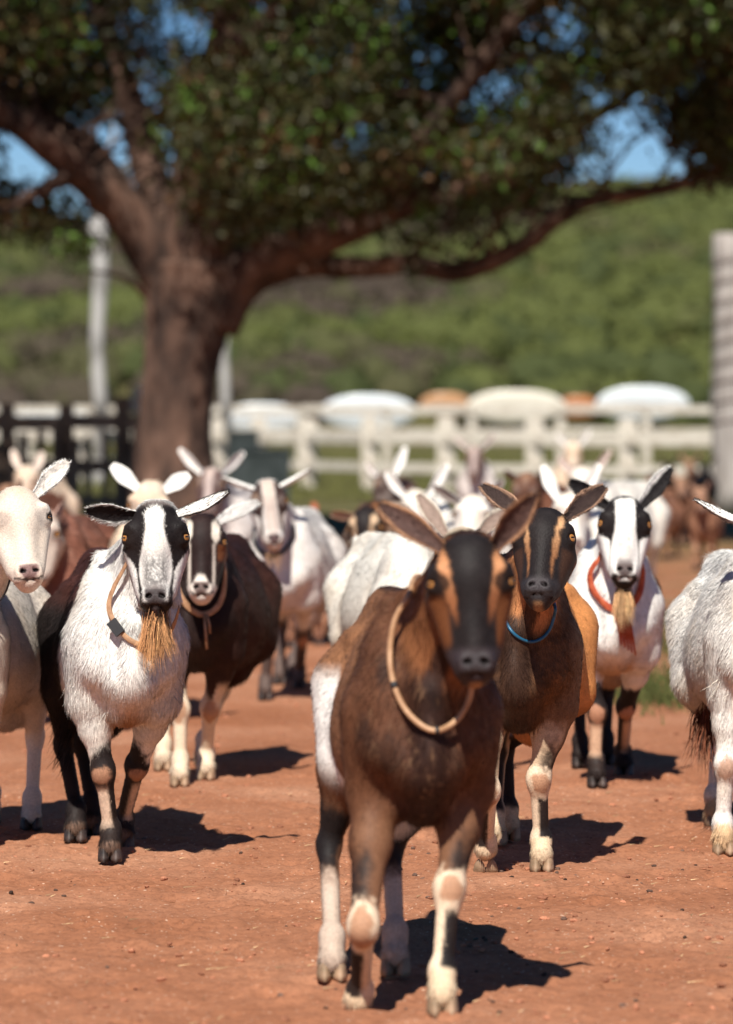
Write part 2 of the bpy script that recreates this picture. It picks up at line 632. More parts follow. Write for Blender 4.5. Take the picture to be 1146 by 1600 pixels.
                f.cone(K, Fk, .0235 * S, .0200 * S, .025, rg)
            else:
                Hp = B(q * .085, .62, .57); E = B(q * .100, .54, .43)
                Fk = foot + np.array([0, .015, .085 * S])
                K = np.array([E[0] * .35 + Fk[0] * .65, max(Fk[1] + .06, B(0, .70, 0)[1] * .6 + Fk[1] * .4), .255 * S])
                if 'kx' in ft: K[0] = (ft['kx'] - 573) / 6000 * (K[1] + d) - s.org[0]
                tdir = np.array([0, -.35, -1.0])
                f.cone(Hp, E, .086 * S, .062 * S, .06, rg)
                f.cone(E, K + (E - K) * .10, .060 * S, .024 * S, .03, rg)
                f.ell(K, A([.024, .034, .038]) * S, .02, rg)
                f.cone(K, Fk, .0215 * S, .0185 * S, .02, rg)
            f.ell(Fk, A([.0255, .026, .027]) * S, .016, rg)
            hoofc = Fk + (foot + np.array([0, -.01, .03]) - Fk)
            f.cone(Fk, hoofc + np.array([0, 0, .012]), .022 * S, .029 * S, .018, rg)
            f.cone(hoofc + np.array([0, -.034, -.02]) * S, hoofc + np.array([0, -.030, .016]) * S, .005 * S, .003 * S, .006, rg, -1)
            for c in (-1, 1):
                f.ell(Fk + np.array([c * .016, .024, -.012]) * S, A([.009, .009, .014]) * S, .006, rg)  # dew claws
            s.legs.append(dict(ch=[E, K, Fk, hoofc], front=front, q=q, i=i, foot=foot, bend=bend))
        s.ears = ears; s.beard = beard; s.tailhair = tail

    # ---------------------------------------------------------------- regions at points
    def info(s, P):
        f = s.f
        regs = ['head', 'neck', 'torso'] + ['leg%d' % l['i'] for l in s.legs]
        D = np.stack([f.eval(P, (r,), 0.12) for r in regs], 1)
        bod = P @ s.T / s.sc        # torso coordinates
        H = (P - s.H0) @ s.HR / s.hs / np.array([s.hx * .5 + .5, 1, 1])
        r = np.argmin(D, 1)
        info = dict(P=P, B=bod, H=H, reg=r, n=D.shape[1], D=D)
        # leg parameter
        L = np.zeros(len(P)); fr = np.zeros(len(P)); lat = np.zeros(len(P)); isfront = np.zeros(len(P), bool); lid = np.full(len(P), -1)
        legd = np.full(len(P), 9.0)
        for l in s.legs:
            for k in range(3):
                a, b = l['ch'][k], l['ch'][k + 1]
                ab = b - a
                t = ((P - a) @ ab) / (ab @ ab)
                tc = np.clip(t, 0 if k else -.6, 1)
                q = P - a - tc[:, None] * ab
                dist = np.sqrt((q * q).sum(1))
                m = dist < legd
                legd[m] = dist[m]; L[m] = (k + tc)[m]
                n = q / (dist[:, None] + 1e-6)
                fr[m] = -n[m, 1]; lat[m] = n[m, 0] * l['q']
                isfront[m] = l['front']; lid[m] = l['i']
        info.update(L=L, fr=fr, lat=lat, front=isfront, lid=lid, legd=legd)
        info['w_head'] = ss(.012, -.012, D[:, 0] - D[:, 1:].min(1))
        info['w_neck'] = ss(.02, -.02, D[:, 1] - D[:, 2])
        legD = D[:, 3:].min(1)
        info['w_leg'] = ss(.015, -.015, legD - D[:, :3].min(1)) * np.where(isfront, 1.0, ss(-.25, .30, L + .08 * fbm(P, 14, 2)))
        return info

    def hairdir(s, I, n):
        """direction the coat lies in"""
        P = I['P']
        d = np.tile(np.array([0, .55, -.85]), (len(P), 1))
        d = d @ s.T.T
        wl = I['w_leg'][:, None]
        d = d * (1 - wl) + np.array([0, .05, -1.0]) * wl
        wn = I['w_neck'][:, None] * (1 - wl)
        d = d * (1 - wn) + np.array([0, .15, -1.0]) * wn
        H = I['H']
        hd = np.stack([H[:, 0] * 6, np.full(len(H), .5), .35 + .4 * ss(-.22, -.14, H[:, 2])], 1)
        low = (H[:, 1] > .07)
        hd[low] = np.array([0, .5, -.5])
        hd = hd @ s.HR.T
        wh = I['w_head'][:, None]
        d = d * (1 - wh) + hd * wh
        d += 0.28 * np.stack([fbm(P, 9), fbm(P + 5, 9), fbm(P + 11, 9)], 1)
        d = d - n * (d * n).sum(1)[:, None]
        return d / (np.linalg.norm(d, axis=1)[:, None] + 1e-6)


def strands(name, roots, dirs, length, width, col, parent, mat=None, seg=4, droop=0.5, side=None, kind=None, jitter=.15, nrm=None, bias=None):
    """ribbons of hair: roots (n,3), dirs (n,3)"""
    n = len(roots)
    length = np.broadcast_to(length, (n,)).astype(float)
    side = rng.normal(size=(n, 3)) if side is None else side
    dirs = dirs + rng.normal(size=(n, 3)) * jitter
    dirs /= np.linalg.norm(dirs, axis=1)[:, None]
    w = np.cross(dirs, side); w /= np.linalg.norm(w, axis=1)[:, None] + 1e-9
    pos = roots.copy(); rings = []
    curl = rng.normal(size=(n, 3)) * .18
    if bias is not None: curl = curl * .4 + bias
    for k in range(seg + 1):
        t = k / seg
        ww = width * (1 - t ** 1.7) * .5 + 1e-5
        rings.append(pos + w * ww); rings.append(pos - w * ww)
        dirs = dirs + np.array([0, 0, -droop / seg]) + curl / seg
        dirs /= np.linalg.norm(dirs, axis=1)[:, None]
        pos = pos + dirs * (length / seg)[:, None]
    V = np.stack(rings, 1).reshape(-1, 3)
    m = 2 * (seg + 1)
    base = np.arange(n)[:, None] * m
    F = []
    for k in range(seg):
        F.append(base + np.array([[2 * k, 2 * k + 1, 2 * k + 3, 2 * k + 2]]))
    F = np.stack(F, 1).reshape(-1, 4)
    me = raw_mesh(name, V, F, False)
    C = np.repeat(col, m, 0)
    set_col(me, C)
    nn = nrm if nrm is not None else np.tile(np.array([-.1, -.75, .6]), (n, 1))
    nn = nn + rng.normal(size=(n, 3)) * .35
    nn /= np.linalg.norm(nn, axis=1)[:, None]
    set_vec(me, np.repeat(nn, m, 0))
    o = obj(name, me, mat or M_FUR, parent)
    o['kind'] = kind or 'stuff'
    return o


def make_ear(root, g, side, base_h, tip_px, tip_d, width, open_dir, cin, cout, crim=None, curve=(0, 0, 0), cup=.55, hair=1500, nu=26, nv=13, base_w=.5, split=None):
    base = g.Hd(*base_h)
    tip = W(tip_px[0], tip_px[1], g.d + tip_d) - g.org
    D = tip - base; L = np.linalg.norm(D); D = D / L
    O = np.array(open_dir, float); O = O - D * (O @ D); O /= np.linalg.norm(O)
    X = np.cross(D, O)
    cur = np.array(curve, float)
    us = np.linspace(0, 1, nu); vs = np.linspace(-1, 1, nv)
    U, Vv = np.meshgrid(us, vs, indexing='ij')
    prof = np.sin(PI * np.clip(U, 0, 1) ** .78) ** .62
    prof = np.where(U < .42, base_w + (1 - base_w) * (U / .42) ** 1.2, np.cos((np.clip(U, .42, 1) - .42) / .58 * PI / 2) ** .72)
    hw = width * prof
    cupk = cup * (1.25 - .75 * U)
    ang = Vv * cupk * 1.5
    R = hw / np.maximum(cupk * 1.5, .05)
    lat = R * np.sin(ang); dep = R * (1 - np.cos(ang))
    cen = base + U[..., None] * L * D + (U ** 2 * (1 - U * .3))[..., None] * 0 + (4 * U * (1 - U))[..., None] * cur
    front = cen + lat[..., None] * X + dep[..., None] * O
    th = .0028 * (1 - Vv ** 4) * (1 - U ** 6) + .0006
    back = front - th[..., None] * O * 2
    nF = nu * nv
    V = np.concatenate([front.reshape(-1, 3), back.reshape(-1, 3)])
    F = []
    for i in range(nu - 1):
        for j in range(nv - 1):
            a = i * nv + j
            F.append((a, a + 1, a + nv + 1, a + nv))
            b = a + nF
            F.append((b, b + nv, b + nv + 1, b + 1))
    for i in range(nu - 1):
        for j in (0, nv - 1):
            a = i * nv + j; b = a + nv
            F.append((a, b, b + nF, a + nF) if j == 0 else (a, a + nF, b + nF, b))
    for j in range(nv - 1):
        a = (nu - 1) * nv + j
        F.append((a, a + 1, a + 1 + nF, a + nF))
    F = np.array(F)
    Uf = np.concatenate([U.ravel(), U.ravel()]); Vf = np.concatenate([Vv.ravel(), Vv.ravel()])
    inner = np.concatenate([np.ones(nF), np.zeros(nF)])

    def colf(u, v, inn, P):
        C = np.tile(np.array(cout, np.float32), (len(u), 1))
        C = mixc(C, cin, inn * ss(1.0, .72, np.abs(v) + .08 * fbm(P, 60)))
        if crim is not None:
            C = mixc(C, crim, inn * ss(.62, .85, np.abs(v) + .1 * fbm(P, 60)) * 1.0)
        if split is not None:      # (side of v, colour, threshold)
            C = mixc(C, split[1], ss(-.12, .12, v * split[0] - split[2] + .15 * fbm(P, 50) + split[3] * (u - .5)))
        C = C * (1 + .12 * fbm(P, 90))[:, None]
        return C
    me = raw_mesh("ear", V, F, True)
    set_col(me, colf(Uf, Vf, inner, V))
    e = obj("ear", me, M_COAT, root)
    # short ear hair: inside fringe and rim fuzz
    if hair:
        k = hair
        u = rng.random(k) ** .8 * .93 + .02
        v = rng.uniform(-1, 1, k)
        inn = rng.random(k) < .6
        rim = rng.random(k) < .35
        v = np.where(rim, np.sign(v) * .97, v)
        iu = np.clip((u * (nu - 1)).astype(int), 0, nu - 2); iv = np.clip(((v + 1) / 2 * (nv - 1)).astype(int), 0, nv - 2)
        G = np.where(inn[:, None], front[iu, iv], back[iu, iv])
        fu = u * (nu - 1) - iu
        G2 = np.where(inn[:, None], front[iu + 1, iv], back[iu + 1, iv])
        G = G * (1 - fu[:, None]) + G2 * fu[:, None]
        Nn = np.where(inn[:, None], O, -O)
        dr = D * 1.0 + Nn * .25 + X * (v[:, None] * np.where(rim, .7, .15)[:, None])
        C = colf(u, v, inn.astype(float), G) * rng.uniform(.8, 1.2, (k, 1))
        ln = np.where(rim, .009, .012) * rng.uniform(.6, 1.3, k)
        o = strands("ear_hair", G, dr, ln, .0011, C, e, seg=2, droop=.1, nrm=np.tile(O if True else Nn, (k, 1)))
    return e


def uv_ball(r, n=16, m=12):
    V = [(0, 0, r)]
    for i in range(1, m):
        a = PI * i / m
        for j in range(n):
            b = 2 * PI * j / n
            V.append((r * math.sin(a) * math.cos(b), r * math.sin(a) * math.sin(b), r * math.cos(a)))
    V.append((0, 0, -r))
    F = [(0, 1 + j, 1 + (j + 1) % n) for j in range(n)]
    for i in range(m - 2):
        for j in range(n):
            a = 1 + i * n + j; b = 1 + i * n + (j + 1) % n
            F.append((a, a + n, b + n, b))
    e = len(V) - 1
    F += [(1 + (m - 2) * n + j, e, 1 + (m - 2) * n + (j + 1) % n) for j in range(n)]
    return V, F


_eye_me = None
def eye_mesh(r):
    me = bpy.data.meshes.new("eye")
    V, F = uv_ball(r)
    me.from_pydata(V, [], F)
    me.polygons.foreach_set("use_smooth", [True] * len(me.polygons))
    me.materials.append(M_EYE)
    return me


def hoof_mesh(dark):
    mb = MB()
    for c in (-1, 1):
        prof = [(0.0, 1.0), (.012, 1.0), (.026, .9), (.042, .72)]
        V = []
        n = 12
        for z, s_ in prof:
            for k in range(n):
                a = 2 * PI * k / n
                x = math.cos(a) * .0165; y = math.sin(a) * .031
                if y < 0: x *= (1 - .45 * (abs(y) / .031) ** 2); y *= 1.15
                V.append((c * (.0185 - .002 * s_) + x * s_, y * s_ + .010 + z * .42 - .012, z))
        F = [(i * n + k, i * n + (k + 1) % n, (i + 1) * n + (k + 1) % n, (i + 1) * n + k) for i in range(3) for k in range(n)]
        F += [tuple(range(n))[::-1], tuple(range(3 * n, 4 * n))]
        mb.add(V, F)
    me = bpy.data.meshes.new("hoof")
    me.from_pydata(mb.v, [], mb.f)
    me.polygons.foreach_set("use_smooth", [True] * len(me.polygons))
    me.materials.append(M_HOOF_D if dark else M_HOOF_L)
    return me


M_HOOF_D = noise_mat("hoof_dark", (.02, .017, .016), (.09, .06, .05), scale=25, rough=.55, bump=.2)
M_HOOF_L = noise_mat("hoof_pale", (.22, .15, .09), (.38, .24, .15), scale=25, rough=.6, bump=.2)


def dusty(C, P):
    """red dust and stains on legs and belly"""
    m = (.06 + .26 * ss(.42, .02, P[:, 2])) * ss(-.5, .6, fbm(P + 17, 11, 3)) + .12 * ss(.25, .7, fbm(P + 40, 5, 2))
    return mixc(C, (.30, .155, .095), m * .8 * (.22 + .78 * ss(.03, .35, C.mean(1))))


def build_goat(g, label, group, hairs=30000, hl=.016, hw=.0016, dark_hoof=True, name='goat', fringe=None):
    root = empty(name, tuple(g.org))
    tag(root, label, 'goat', group)
    V, F, Nn = g.f.mesh(g.h)
    I = g.info(V)
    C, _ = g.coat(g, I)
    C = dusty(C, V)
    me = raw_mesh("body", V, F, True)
    set_col(me, C)
    body = obj("body", me, M_COAT, root)
    # coat hair
    if hairs:
        a, b, c, d = (V[F[:, k]] for k in range(4))
        ar = np.linalg.norm(np.cross(c - a, d - b), axis=1)
        # spend hairs where the camera can see them, less on the far side
        fn = np.cross(c - a, d - b); fn /= np.linalg.norm(fn, axis=1)[:, None] + 1e-9
        cen = (a + b + c + d) / 4
        wgt = ar * np.where(fn[:, 1] < .25, 1.0, .35)
        Hh = (cen - g.H0) @ g.HR / g.hs
        ishead = (np.abs(Hh[:, 0]) < .11) & (Hh[:, 2] > -.31) & (Hh[:, 2] < .06) & (Hh[:, 1] < .14)
        wgt = wgt * np.where(ishead, 3.0, 1.0) * np.where(cen[:, 2] < .4, 1.5, 1)
        pr = wgt / wgt.sum()
        fi = rng.choice(len(F), hairs, p=pr)
        u = rng.random((hairs, 1)); v = rng.random((hairs, 1))
        R = (a[fi] * (1 - u) + b[fi] * u) * (1 - v) + (d[fi] * (1 - u) + c[fi] * u) * v
        nn = Nn[F[fi, 0]]
        J = g.info(R + rng.normal(size=R.shape) * np.where(ishead[fi], .0030, .0040)[:, None])
        Ch, ln = g.coat(g, J)
        Ch = dusty(Ch, R)
        dr = g.hairdir(J, nn)
        ln = ln * rng.uniform(.55, 1.35, hairs) * (hl / .016)
        # keep hair out of eyes and nose leather
        for e, RR in g.eyes:
            q = np.linalg.norm(R - (e + RR[:, 2] * .018 * g.hs), axis=1)
            ln = np.where(q < .015 * g.hs, 0, np.where(q < .026 * g.hs, ln * .35, ln))
        keep = ln > .0015
        R, nn, dr, ln, Ch = R[keep], nn[keep], dr[keep], ln[keep], Ch[keep]
        k = len(R)
        lift = rng.uniform(.06, .28, k)[:, None]
        clump = fbm(R, 45, 2)[:, None]
        d1 = dr * (1 - lift * .5) + nn * lift + np.cross(nn, dr) * (rng.normal(size=(k, 1)) * .14 + clump * .30)
        d1 /= np.linalg.norm(d1, axis=1)[:, None]
        roll = rng.normal(size=k)[:, None] * .5
        wd = np.cross(nn, d1); wd /= np.linalg.norm(wd, axis=1)[:, None] + 1e-9
        wd = wd * np.cos(roll) + nn * np.sin(roll)
        w = hw * rng.uniform(.7, 1.3, (k, 1)) * .5
        root_p = R - nn * .001
        mid = root_p + d1 * ln[:, None] * .55
        d2 = d1 * .8 + dr * .45; d2 /= np.linalg.norm(d2, axis=1)[:, None]
        tip = mid + d2 * ln[:, None] * .45
        HV = np.stack([root_p - wd * w, root_p + wd * w, mid + wd * w * .75, tip, mid - wd * w * .75], 1).reshape(-1, 3)
        bs = np.arange(k)[:, None] * 5
        T1 = bs + np.array([[0, 1, 2]]); T2 = bs + np.array([[0, 2, 4]]); T3 = bs + np.array([[4, 2, 3]])
        HF = np.concatenate([T1, T2, T3])
        Ch = Ch * rng.uniform(.84, 1.14, (k, 1))
        fm = raw_mesh("fur", HV, HF, False)
        tipb = np.array([1, 1, 1.0, 1.06, 1.0], np.float32)
        set_col(fm, (Ch[:, None, :] * tipb[None, :, None]).reshape(-1, 3))
        hn = nn + rng.normal(size=(k, 3)) * .075 + (wd * rng.normal(size=(k, 1)) * .09)
        hn /= np.linalg.norm(hn, axis=1)[:, None]
        set_vec(fm, np.repeat(hn, 5, 0))
        fo = obj("fur", fm, M_FUR, root)
        fo['kind'] = 'stuff'
    # eyes
    em = eye_mesh(g.eye_r * g.hs)
    for e, RR in g.eyes:
        o = obj("eye", em, None, root)
        M = Matrix(RR.tolist()).to_4x4()
        M.translation = Vector((e + RR[:, 2] * .0008).tolist())
        o.matrix_local = M
    # hooves
    for l in g.legs:
        o = obj("hoof", hoof_mesh(dark_hoof), None, root)
        ft = l['foot']
        if l['bend']:
            o.matrix_local = Matrix.Translation(Vector(ft + np.array([0, 0, -.018]))) @ Matrix.Rotation(math.radians(-62), 4, 'X')
        else:
            o.location = (ft[0], ft[1] - .018, ft[2] - .001)
            o.rotation_euler = (0, 0, rng.uniform(-.15, .15))
        o.scale = (g.sc * .98,) * 3
    # beard: locks that gather towards shared tips
    if g.beard:
        n, ln, col, spread = g.beard
        nc_ = 26
        lock = rng.integers(0, nc_, n)
        lx = np.clip(rng.normal(size=nc_) * .5, -.85, .85)
        tip = np.stack([lx * .040 * spread + .010 * np.sign(lx), rng.normal(size=nc_) * .018, -ln * (1.02 - .28 * np.abs(lx)) * rng.uniform(.72, 1.08, nc_)], 1)
        q = rng.normal(size=(n, 3)) * np.array([.0095, .012, .003]) * spread
        q[:, 0] = q[:, 0] * .7 + lx[lock] * .010
        roots = np.array([g.Hd(x, .062 + y, -.256 + z * .5) for x, y, z in q])
        tgt = roots.mean(0) + tip[lock] + rng.normal(size=(n, 3)) * .0045
        dirs = tgt - roots
        L_ = np.linalg.norm(dirs, axis=1) * rng.uniform(.45, 1.08, n)
        dirs = dirs / np.linalg.norm(dirs, axis=1)[:, None]
        sway = np.stack([np.sin(lock * 2.1), np.cos(lock * 1.3) * .6, np.zeros(n)], 1)
        Cc = np.array(col)[None] * (rng.uniform(.7, 1.25, (nc_, 1))[lock]) * rng.uniform(.75, 1.2, (n, 1))
        Cc = Cc * (1 + (np.array([.45, .35, .3])[None] * ss(.3, 1, rng.random(nc_))[lock][:, None]))
        strands("beard", roots, dirs - sway * .22, L_, .0012, np.clip(Cc, 0, 1), root, seg=6, droop=.12, jitter=.02, bias=sway * .44)
    for e in (g.ears or []):
        make_ear(root, g, **e)
    return root


def drape(root, g, path, rad, mat, name='collar', label=None, off=.008, flat=1.0, n=48, back=.09):
    """a collar: the front follows points seen in the photograph laid on the neck, the back passes behind the nape"""
    pts = []
    for px, py in path:
        a = W(px, py, 1.0); o = np.array([0, 0, CAM_H]) - g.org
        v = (a - np.array([0, 0, CAM_H]))
        t = np.linspace(g.d - .42, g.d + .45, 300)
        P = o + t[:, None] * v
        dd = g.f.eval(P, ('neck', 'torso'), .1)
        k = np.nonzero(dd < off)[0]
        k = k[0] if len(k) else int(np.argmin(dd))
        pts.append(P[k])
    pts = np.array(pts)
    y = pts[:, 1].copy()
    for _ in range(3): y[1:-1] = (y[:-2] + 2 * y[1:-1] + y[2:]) / 4
    pts[:, 1] = np.minimum(y, pts[:, 1])
    A_, B_ = pts[-1], pts[0]
    ring = list(pts)
    for t in (.12, .3, .5, .7, .88):
        q = A_ * (1 - t) + B_ * t
        c = q + np.array([0, 1, .25]) * np.linspace(0, .3, 60)[:, None]
        dd = g.f.eval(c, ('neck', 'torso'), .1)
        ins = np.nonzero(dd < off)[0]
        ring.append(c[min(ins[-1] + 1, 59)] if len(ins) else q + np.array([0, back * math.sin(PI * t), .02]))
    ring = np.array(ring)
    P, _ = smooth_path([tuple(p) for p in ring] + [tuple(ring[0])], [1] * (len(ring) + 1), 6)
    P = np.array(P[:-1]); m_ = len(P)
    for _ in range(2): P = (np.roll(P, 1, 0) + 2 * P + np.roll(P, -1, 0)) / 4
    C = P.mean(0)
    V = []; F = []; m = 10
    gr = g.f.grad(P, .01)
    for i in range(m_):
        t = P[(i + 1) % m_] - P[i - 1]; t /= np.linalg.norm(t)
        o = gr[i] - t * (gr[i] @ t); o /= np.linalg.norm(o) + 1e-9
        b = np.cross(t, o)
        for k in range(m):
            q = 2 * PI * k / m
            V.append(P[i] + o * math.cos(q) * rad + b * math.sin(q) * rad * flat)
    for i in range(m_):
        j = (i + 1) % m_
        for k in range(m):
            F.append((i * m + k, j * m + k, j * m + (k + 1) % m, i * m + (k + 1) % m))
    me = raw_mesh(name, np.array(V), np.array(F), True)
    o = obj(name, me, mat, root)
    if label: o['label'] = label
    return o, P


def near(P, g, px, py):
    t = W(px, py, g.d) - g.org
    return int(np.argmin(np.linalg.norm((P - t)[:, [0, 2]], axis=1) + (P[:, 1] > np.median(P[:, 1])) * .5))
# ------------------------------------------------------------------ ground
def ground_mat():
    m, nt, b = new_mat("red_dirt_and_grass")
    g = N(nt, 'ShaderNodeNewGeometry')
    tc = g.outputs['Position']

    def noise(scale, det=6, rough=.55, mul=None):
        src = tc
        if mul:
            mp = N(nt, 'ShaderNodeMapping'); mp.inputs['Scale'].default_value = mul; nt.links.new(tc, mp.inputs[0]); src = mp.outputs[0]
        n = N(nt, 'ShaderNodeTexNoise'); n.inputs['Scale'].default_value = scale; n.inputs['Detail'].default_value = det; n.inputs['Roughness'].default_value = rough
        nt.links.new(src, n.inputs['Vector']); return n.outputs[0]

    def ramp(v, stops):
        r = N(nt, 'ShaderNodeValToRGB'); e = r.color_ramp.elements
        e[0].position, e[0].color = stops[0][0], (*stops[0][1], 1)
        e[1].position, e[1].color = stops[-1][0], (*stops[-1][1], 1)
        for p, c in stops[1:-1]:
            x = e.new(p); x.color = (*c, 1)
        nt.links.new(v, r.inputs[0]); return r.outputs[0]

    def mixn(f, a, c, mode='MIX'):
        x = N(nt, 'ShaderNodeMix', data_type='RGBA', blend_type=mode)
        if isinstance(f, float): x.inputs[0].default_value = f
        else: nt.links.new(f, x.inputs[0])
        for k, v in ((6, a), (7, c)):
            if isinstance(v, tuple): x.inputs[k].default_value = (*v, 1)
            else: nt.links.new(v, x.inputs[k])
        return x.outputs[2]
    dirt = ramp(noise(1.3, 8), [(.3, (.275, .108, .053)), (.5, (.335, .144, .077)), (.7, (.40, .198, .117))])
    fine = ramp(noise(55, 6, .7), [(.30, (.62, .58, .56)), (.5, (1, 1, 1)), (.75, (1.18, 1.15, 1.12))])
    dirt = mixn(1.0, dirt, fine, 'MULTIPLY')
    speck = ramp(noise(150, 2, .5), [(.64, (0, 0, 0)), (.70, (1, 1, 1))])
    dirt = mixn(speck, dirt, (.17, .075, .05))
    speck2 = ramp(noise(95, 2, .5), [(.68, (0, 0, 0)), (.72, (1, 1, 1))])
    dirt = mixn(speck2, dirt, (.62, .42, .30))
    grass = ramp(noise(.9, 8), [(.3, (.06, .045, .022)), (.5, (.10, .095, .035)), (.7, (.17, .14, .06))])
    sep = N(nt, 'ShaderNodeSeparateXYZ'); nt.links.new(tc, sep.inputs[0])

    def mth(op, a, bb):
        n = N(nt, 'ShaderNodeMath', operation=op)
        for k, v in ((0, a), (1, bb)):
            if isinstance(v, (int, float)): n.inputs[k].default_value = v
            else: nt.links.new(v, n.inputs[k])
        return n.outputs[0]
    # grass beyond the fence, run nearer as painted tree shade; patches right of track
    far = mth('ADD', mth('MULTIPLY', sep.outputs[1], 1 / 12), mth('MULTIPLY', noise(.25, 4), 1.2))
    gm = ramp(mth('SUBTRACT', far, 3.1), [(.0, (0, 0, 0)), (.8, (1, 1, 1))])
    edge = mth('ADD', mth('SUBTRACT', sep.outputs[0], 1.05), mth('MULTIPLY', mth('SUBTRACT', noise(1.1, 5), .5), 1.6))
    ynear = mth('SUBTRACT', mth('MULTIPLY', sep.outputs[1], .5), 7.3)
    gm2 = mth('MULTIPLY', ramp(edge, [(.0, (0, 0, 0)), (.35, (1, 1, 1))]), ramp(ynear, [(0, (0, 0, 0)), (1, (1, 1, 1))]))
    gm2 = mth('MULTIPLY', gm2, ramp(noise(2.2, 5), [(.42, (0, 0, 0)), (.62, (1, 1, 1))]))
    col = mixn(gm, dirt, grass)
    col = mixn(mth('MULTIPLY', gm2, .55), col, grass)
    nt.links.new(col, b.inputs['Base Color'])
    b.inputs['Roughness'].default_value = .95
    b.inputs['Specular IOR Level'].default_value = .1
    bp = N(nt, 'ShaderNodeBump'); bp.inputs['Strength'].default_value = .5; bp.inputs['Distance'].default_value = .010
    h = mth('ADD', noise(38, 6, .65), mth('MULTIPLY', noise(130, 4, .6), .35))
    nt.links.new(h, bp.inputs['Height']); nt.links.new(bp.outputs[0], b.inputs['Normal'])
    return m


def hill_h(x, y):
    P = np.stack([x, y, np.zeros_like(x)], 1)
    ridge = 20.3 + 2.4 * np.tanh((x + 5) / 26) + 2.2 * fbm(P, .03, 3)
    t = np.clip((y - 135) / 235, 0, 1)
    up = ridge * (t ** .95) * (1 + .05 * fbm(P, .05, 3) * (t > .02))
    return up + np.clip(y - 370, 0, None) * .0


def gh(x, y):
    P = np.stack([x, y, np.zeros_like(x)], 1)
    z = .010 * fbm(P, 2.2, 3) + .010 * np.clip(fbm(P + 9, 9, 3), -.6, 1) + .006 * fbm(P + 3, 26, 2)
    z = z * ss(70, 30, y)
    return z - .006 + hill_h(x, y)


ys = np.concatenate([np.linspace(-40, 6.5, 24)[:-1], np.arange(6.5, 13, .018), 13 * (1.006 ** np.arange(1, 560))])
ys = ys[ys < 520]
ys = np.concatenate([ys, [600, 900, 1500, 2500]])
xi = np.concatenate([np.arange(-1.6, 1.6, .016)])
xo = 1.6 * (1.055 ** np.arange(0, 125))
xs = np.concatenate([-xo[::-1], xi[1:], xo])
X, Y = np.meshgrid(xs, ys, indexing='ij')
Z = gh(X.ravel(), Y.ravel())
_x, _y = X.ravel(), Y.ravel()
_near = np.nonzero((_y > 6.9) & (_y < 13.2) & (np.abs(_x) < 1.5))[0]
for k in range(300):      # hoof prints: two shallow toes side by side with a raised rim
    hx, hy = rng.uniform(-1.4, 1.4), rng.uniform(7.1, 13)
    a = rng.normal() * .5
    for q in (-.018, .018):
        dx = _x[_near] - hx - q * math.cos(a); dy_ = _y[_near] - hy - q * math.sin(a)
        u_ = dx * math.cos(a) + dy_ * math.sin(a); v_ = -dx * math.sin(a) + dy_ * math.cos(a)
        r2_ = (u_ / .022) ** 2 + (v_ / .045) ** 2
        Z[_near] += -.0115 * np.exp(-r2_ * 1.2) + .0050 * np.exp(-(np.sqrt(r2_) - 1.7) ** 2 * 3)
ny = len(ys)
ii, jj = np.meshgrid(np.arange(len(xs) - 1), np.arange(ny - 1), indexing='ij')
a = (ii * ny + jj).ravel()
gm_ = raw_mesh("ground", np.stack([X.ravel(), Y.ravel(), Z], 1), np.stack([a, a + ny, a + ny + 1, a + 1], 1), True)
ground = obj("ground", gm_, ground_mat())
ground['kind'] = 'structure'
tag(ground, 'red brown dirt track turning to grass and a scrubby hillside behind')


def lump(n, seed=0):
    """unit rock: a small irregular polyhedron"""
    r = random.Random(seed)
    V, F = uv_ball(1.0, 7, 5)
    V = np.array(V) * np.array([[r.uniform(.75, 1.15) for _ in range(3)] for _ in V])
    T = []
    for f in F:
        T.append((f[0], f[1], f[2]))
        if len(f) == 4: T.append((f[0], f[2], f[3]))
    return V, np.array(T)


def scatter(name, shapes, pos, size, mat, col=None, flat=.6, kind='stuff', rots=None):
    Vs, Fs, Cs = [], [], []
    off = 0
    ks = rng.integers(0, len(shapes), len(pos))
    for q, (V, F) in enumerate(shapes):
        sel = np.nonzero(ks == q)[0]
        if not len(sel): continue
        n = len(sel)
        a = rng.uniform(0, 2 * PI, n)
        s = size[sel]
        el = rng.uniform(.7, 1.5, n)
        Vx = V[None, :, 0] * s[:, None] * el[:, None]; Vy = V[None, :, 1] * s[:, None] / el[:, None]; Vz = V[None, :, 2] * s[:, None] * flat
        c, s_ = np.cos(a)[:, None], np.sin(a)[:, None]
        P = np.stack([Vx * c - Vy * s_, Vx * s_ + Vy * c, Vz], 2) + pos[sel][:, None, :]
        Vs.append(P.reshape(-1, 3))
        Fs.append((F[None] + (np.arange(n) * len(V))[:, None, None] + off).reshape(-1, 3))
        off += n * len(V)
        if col is not None: Cs.append(np.repeat(col[sel], len(V), 0))
    me = raw_mesh(name, np.concatenate(Vs), np.concatenate(Fs), False)
    if col is not None: set_col(me, np.concatenate(Cs))
    o = obj(name, me, mat)
    o['kind'] = kind
    return o


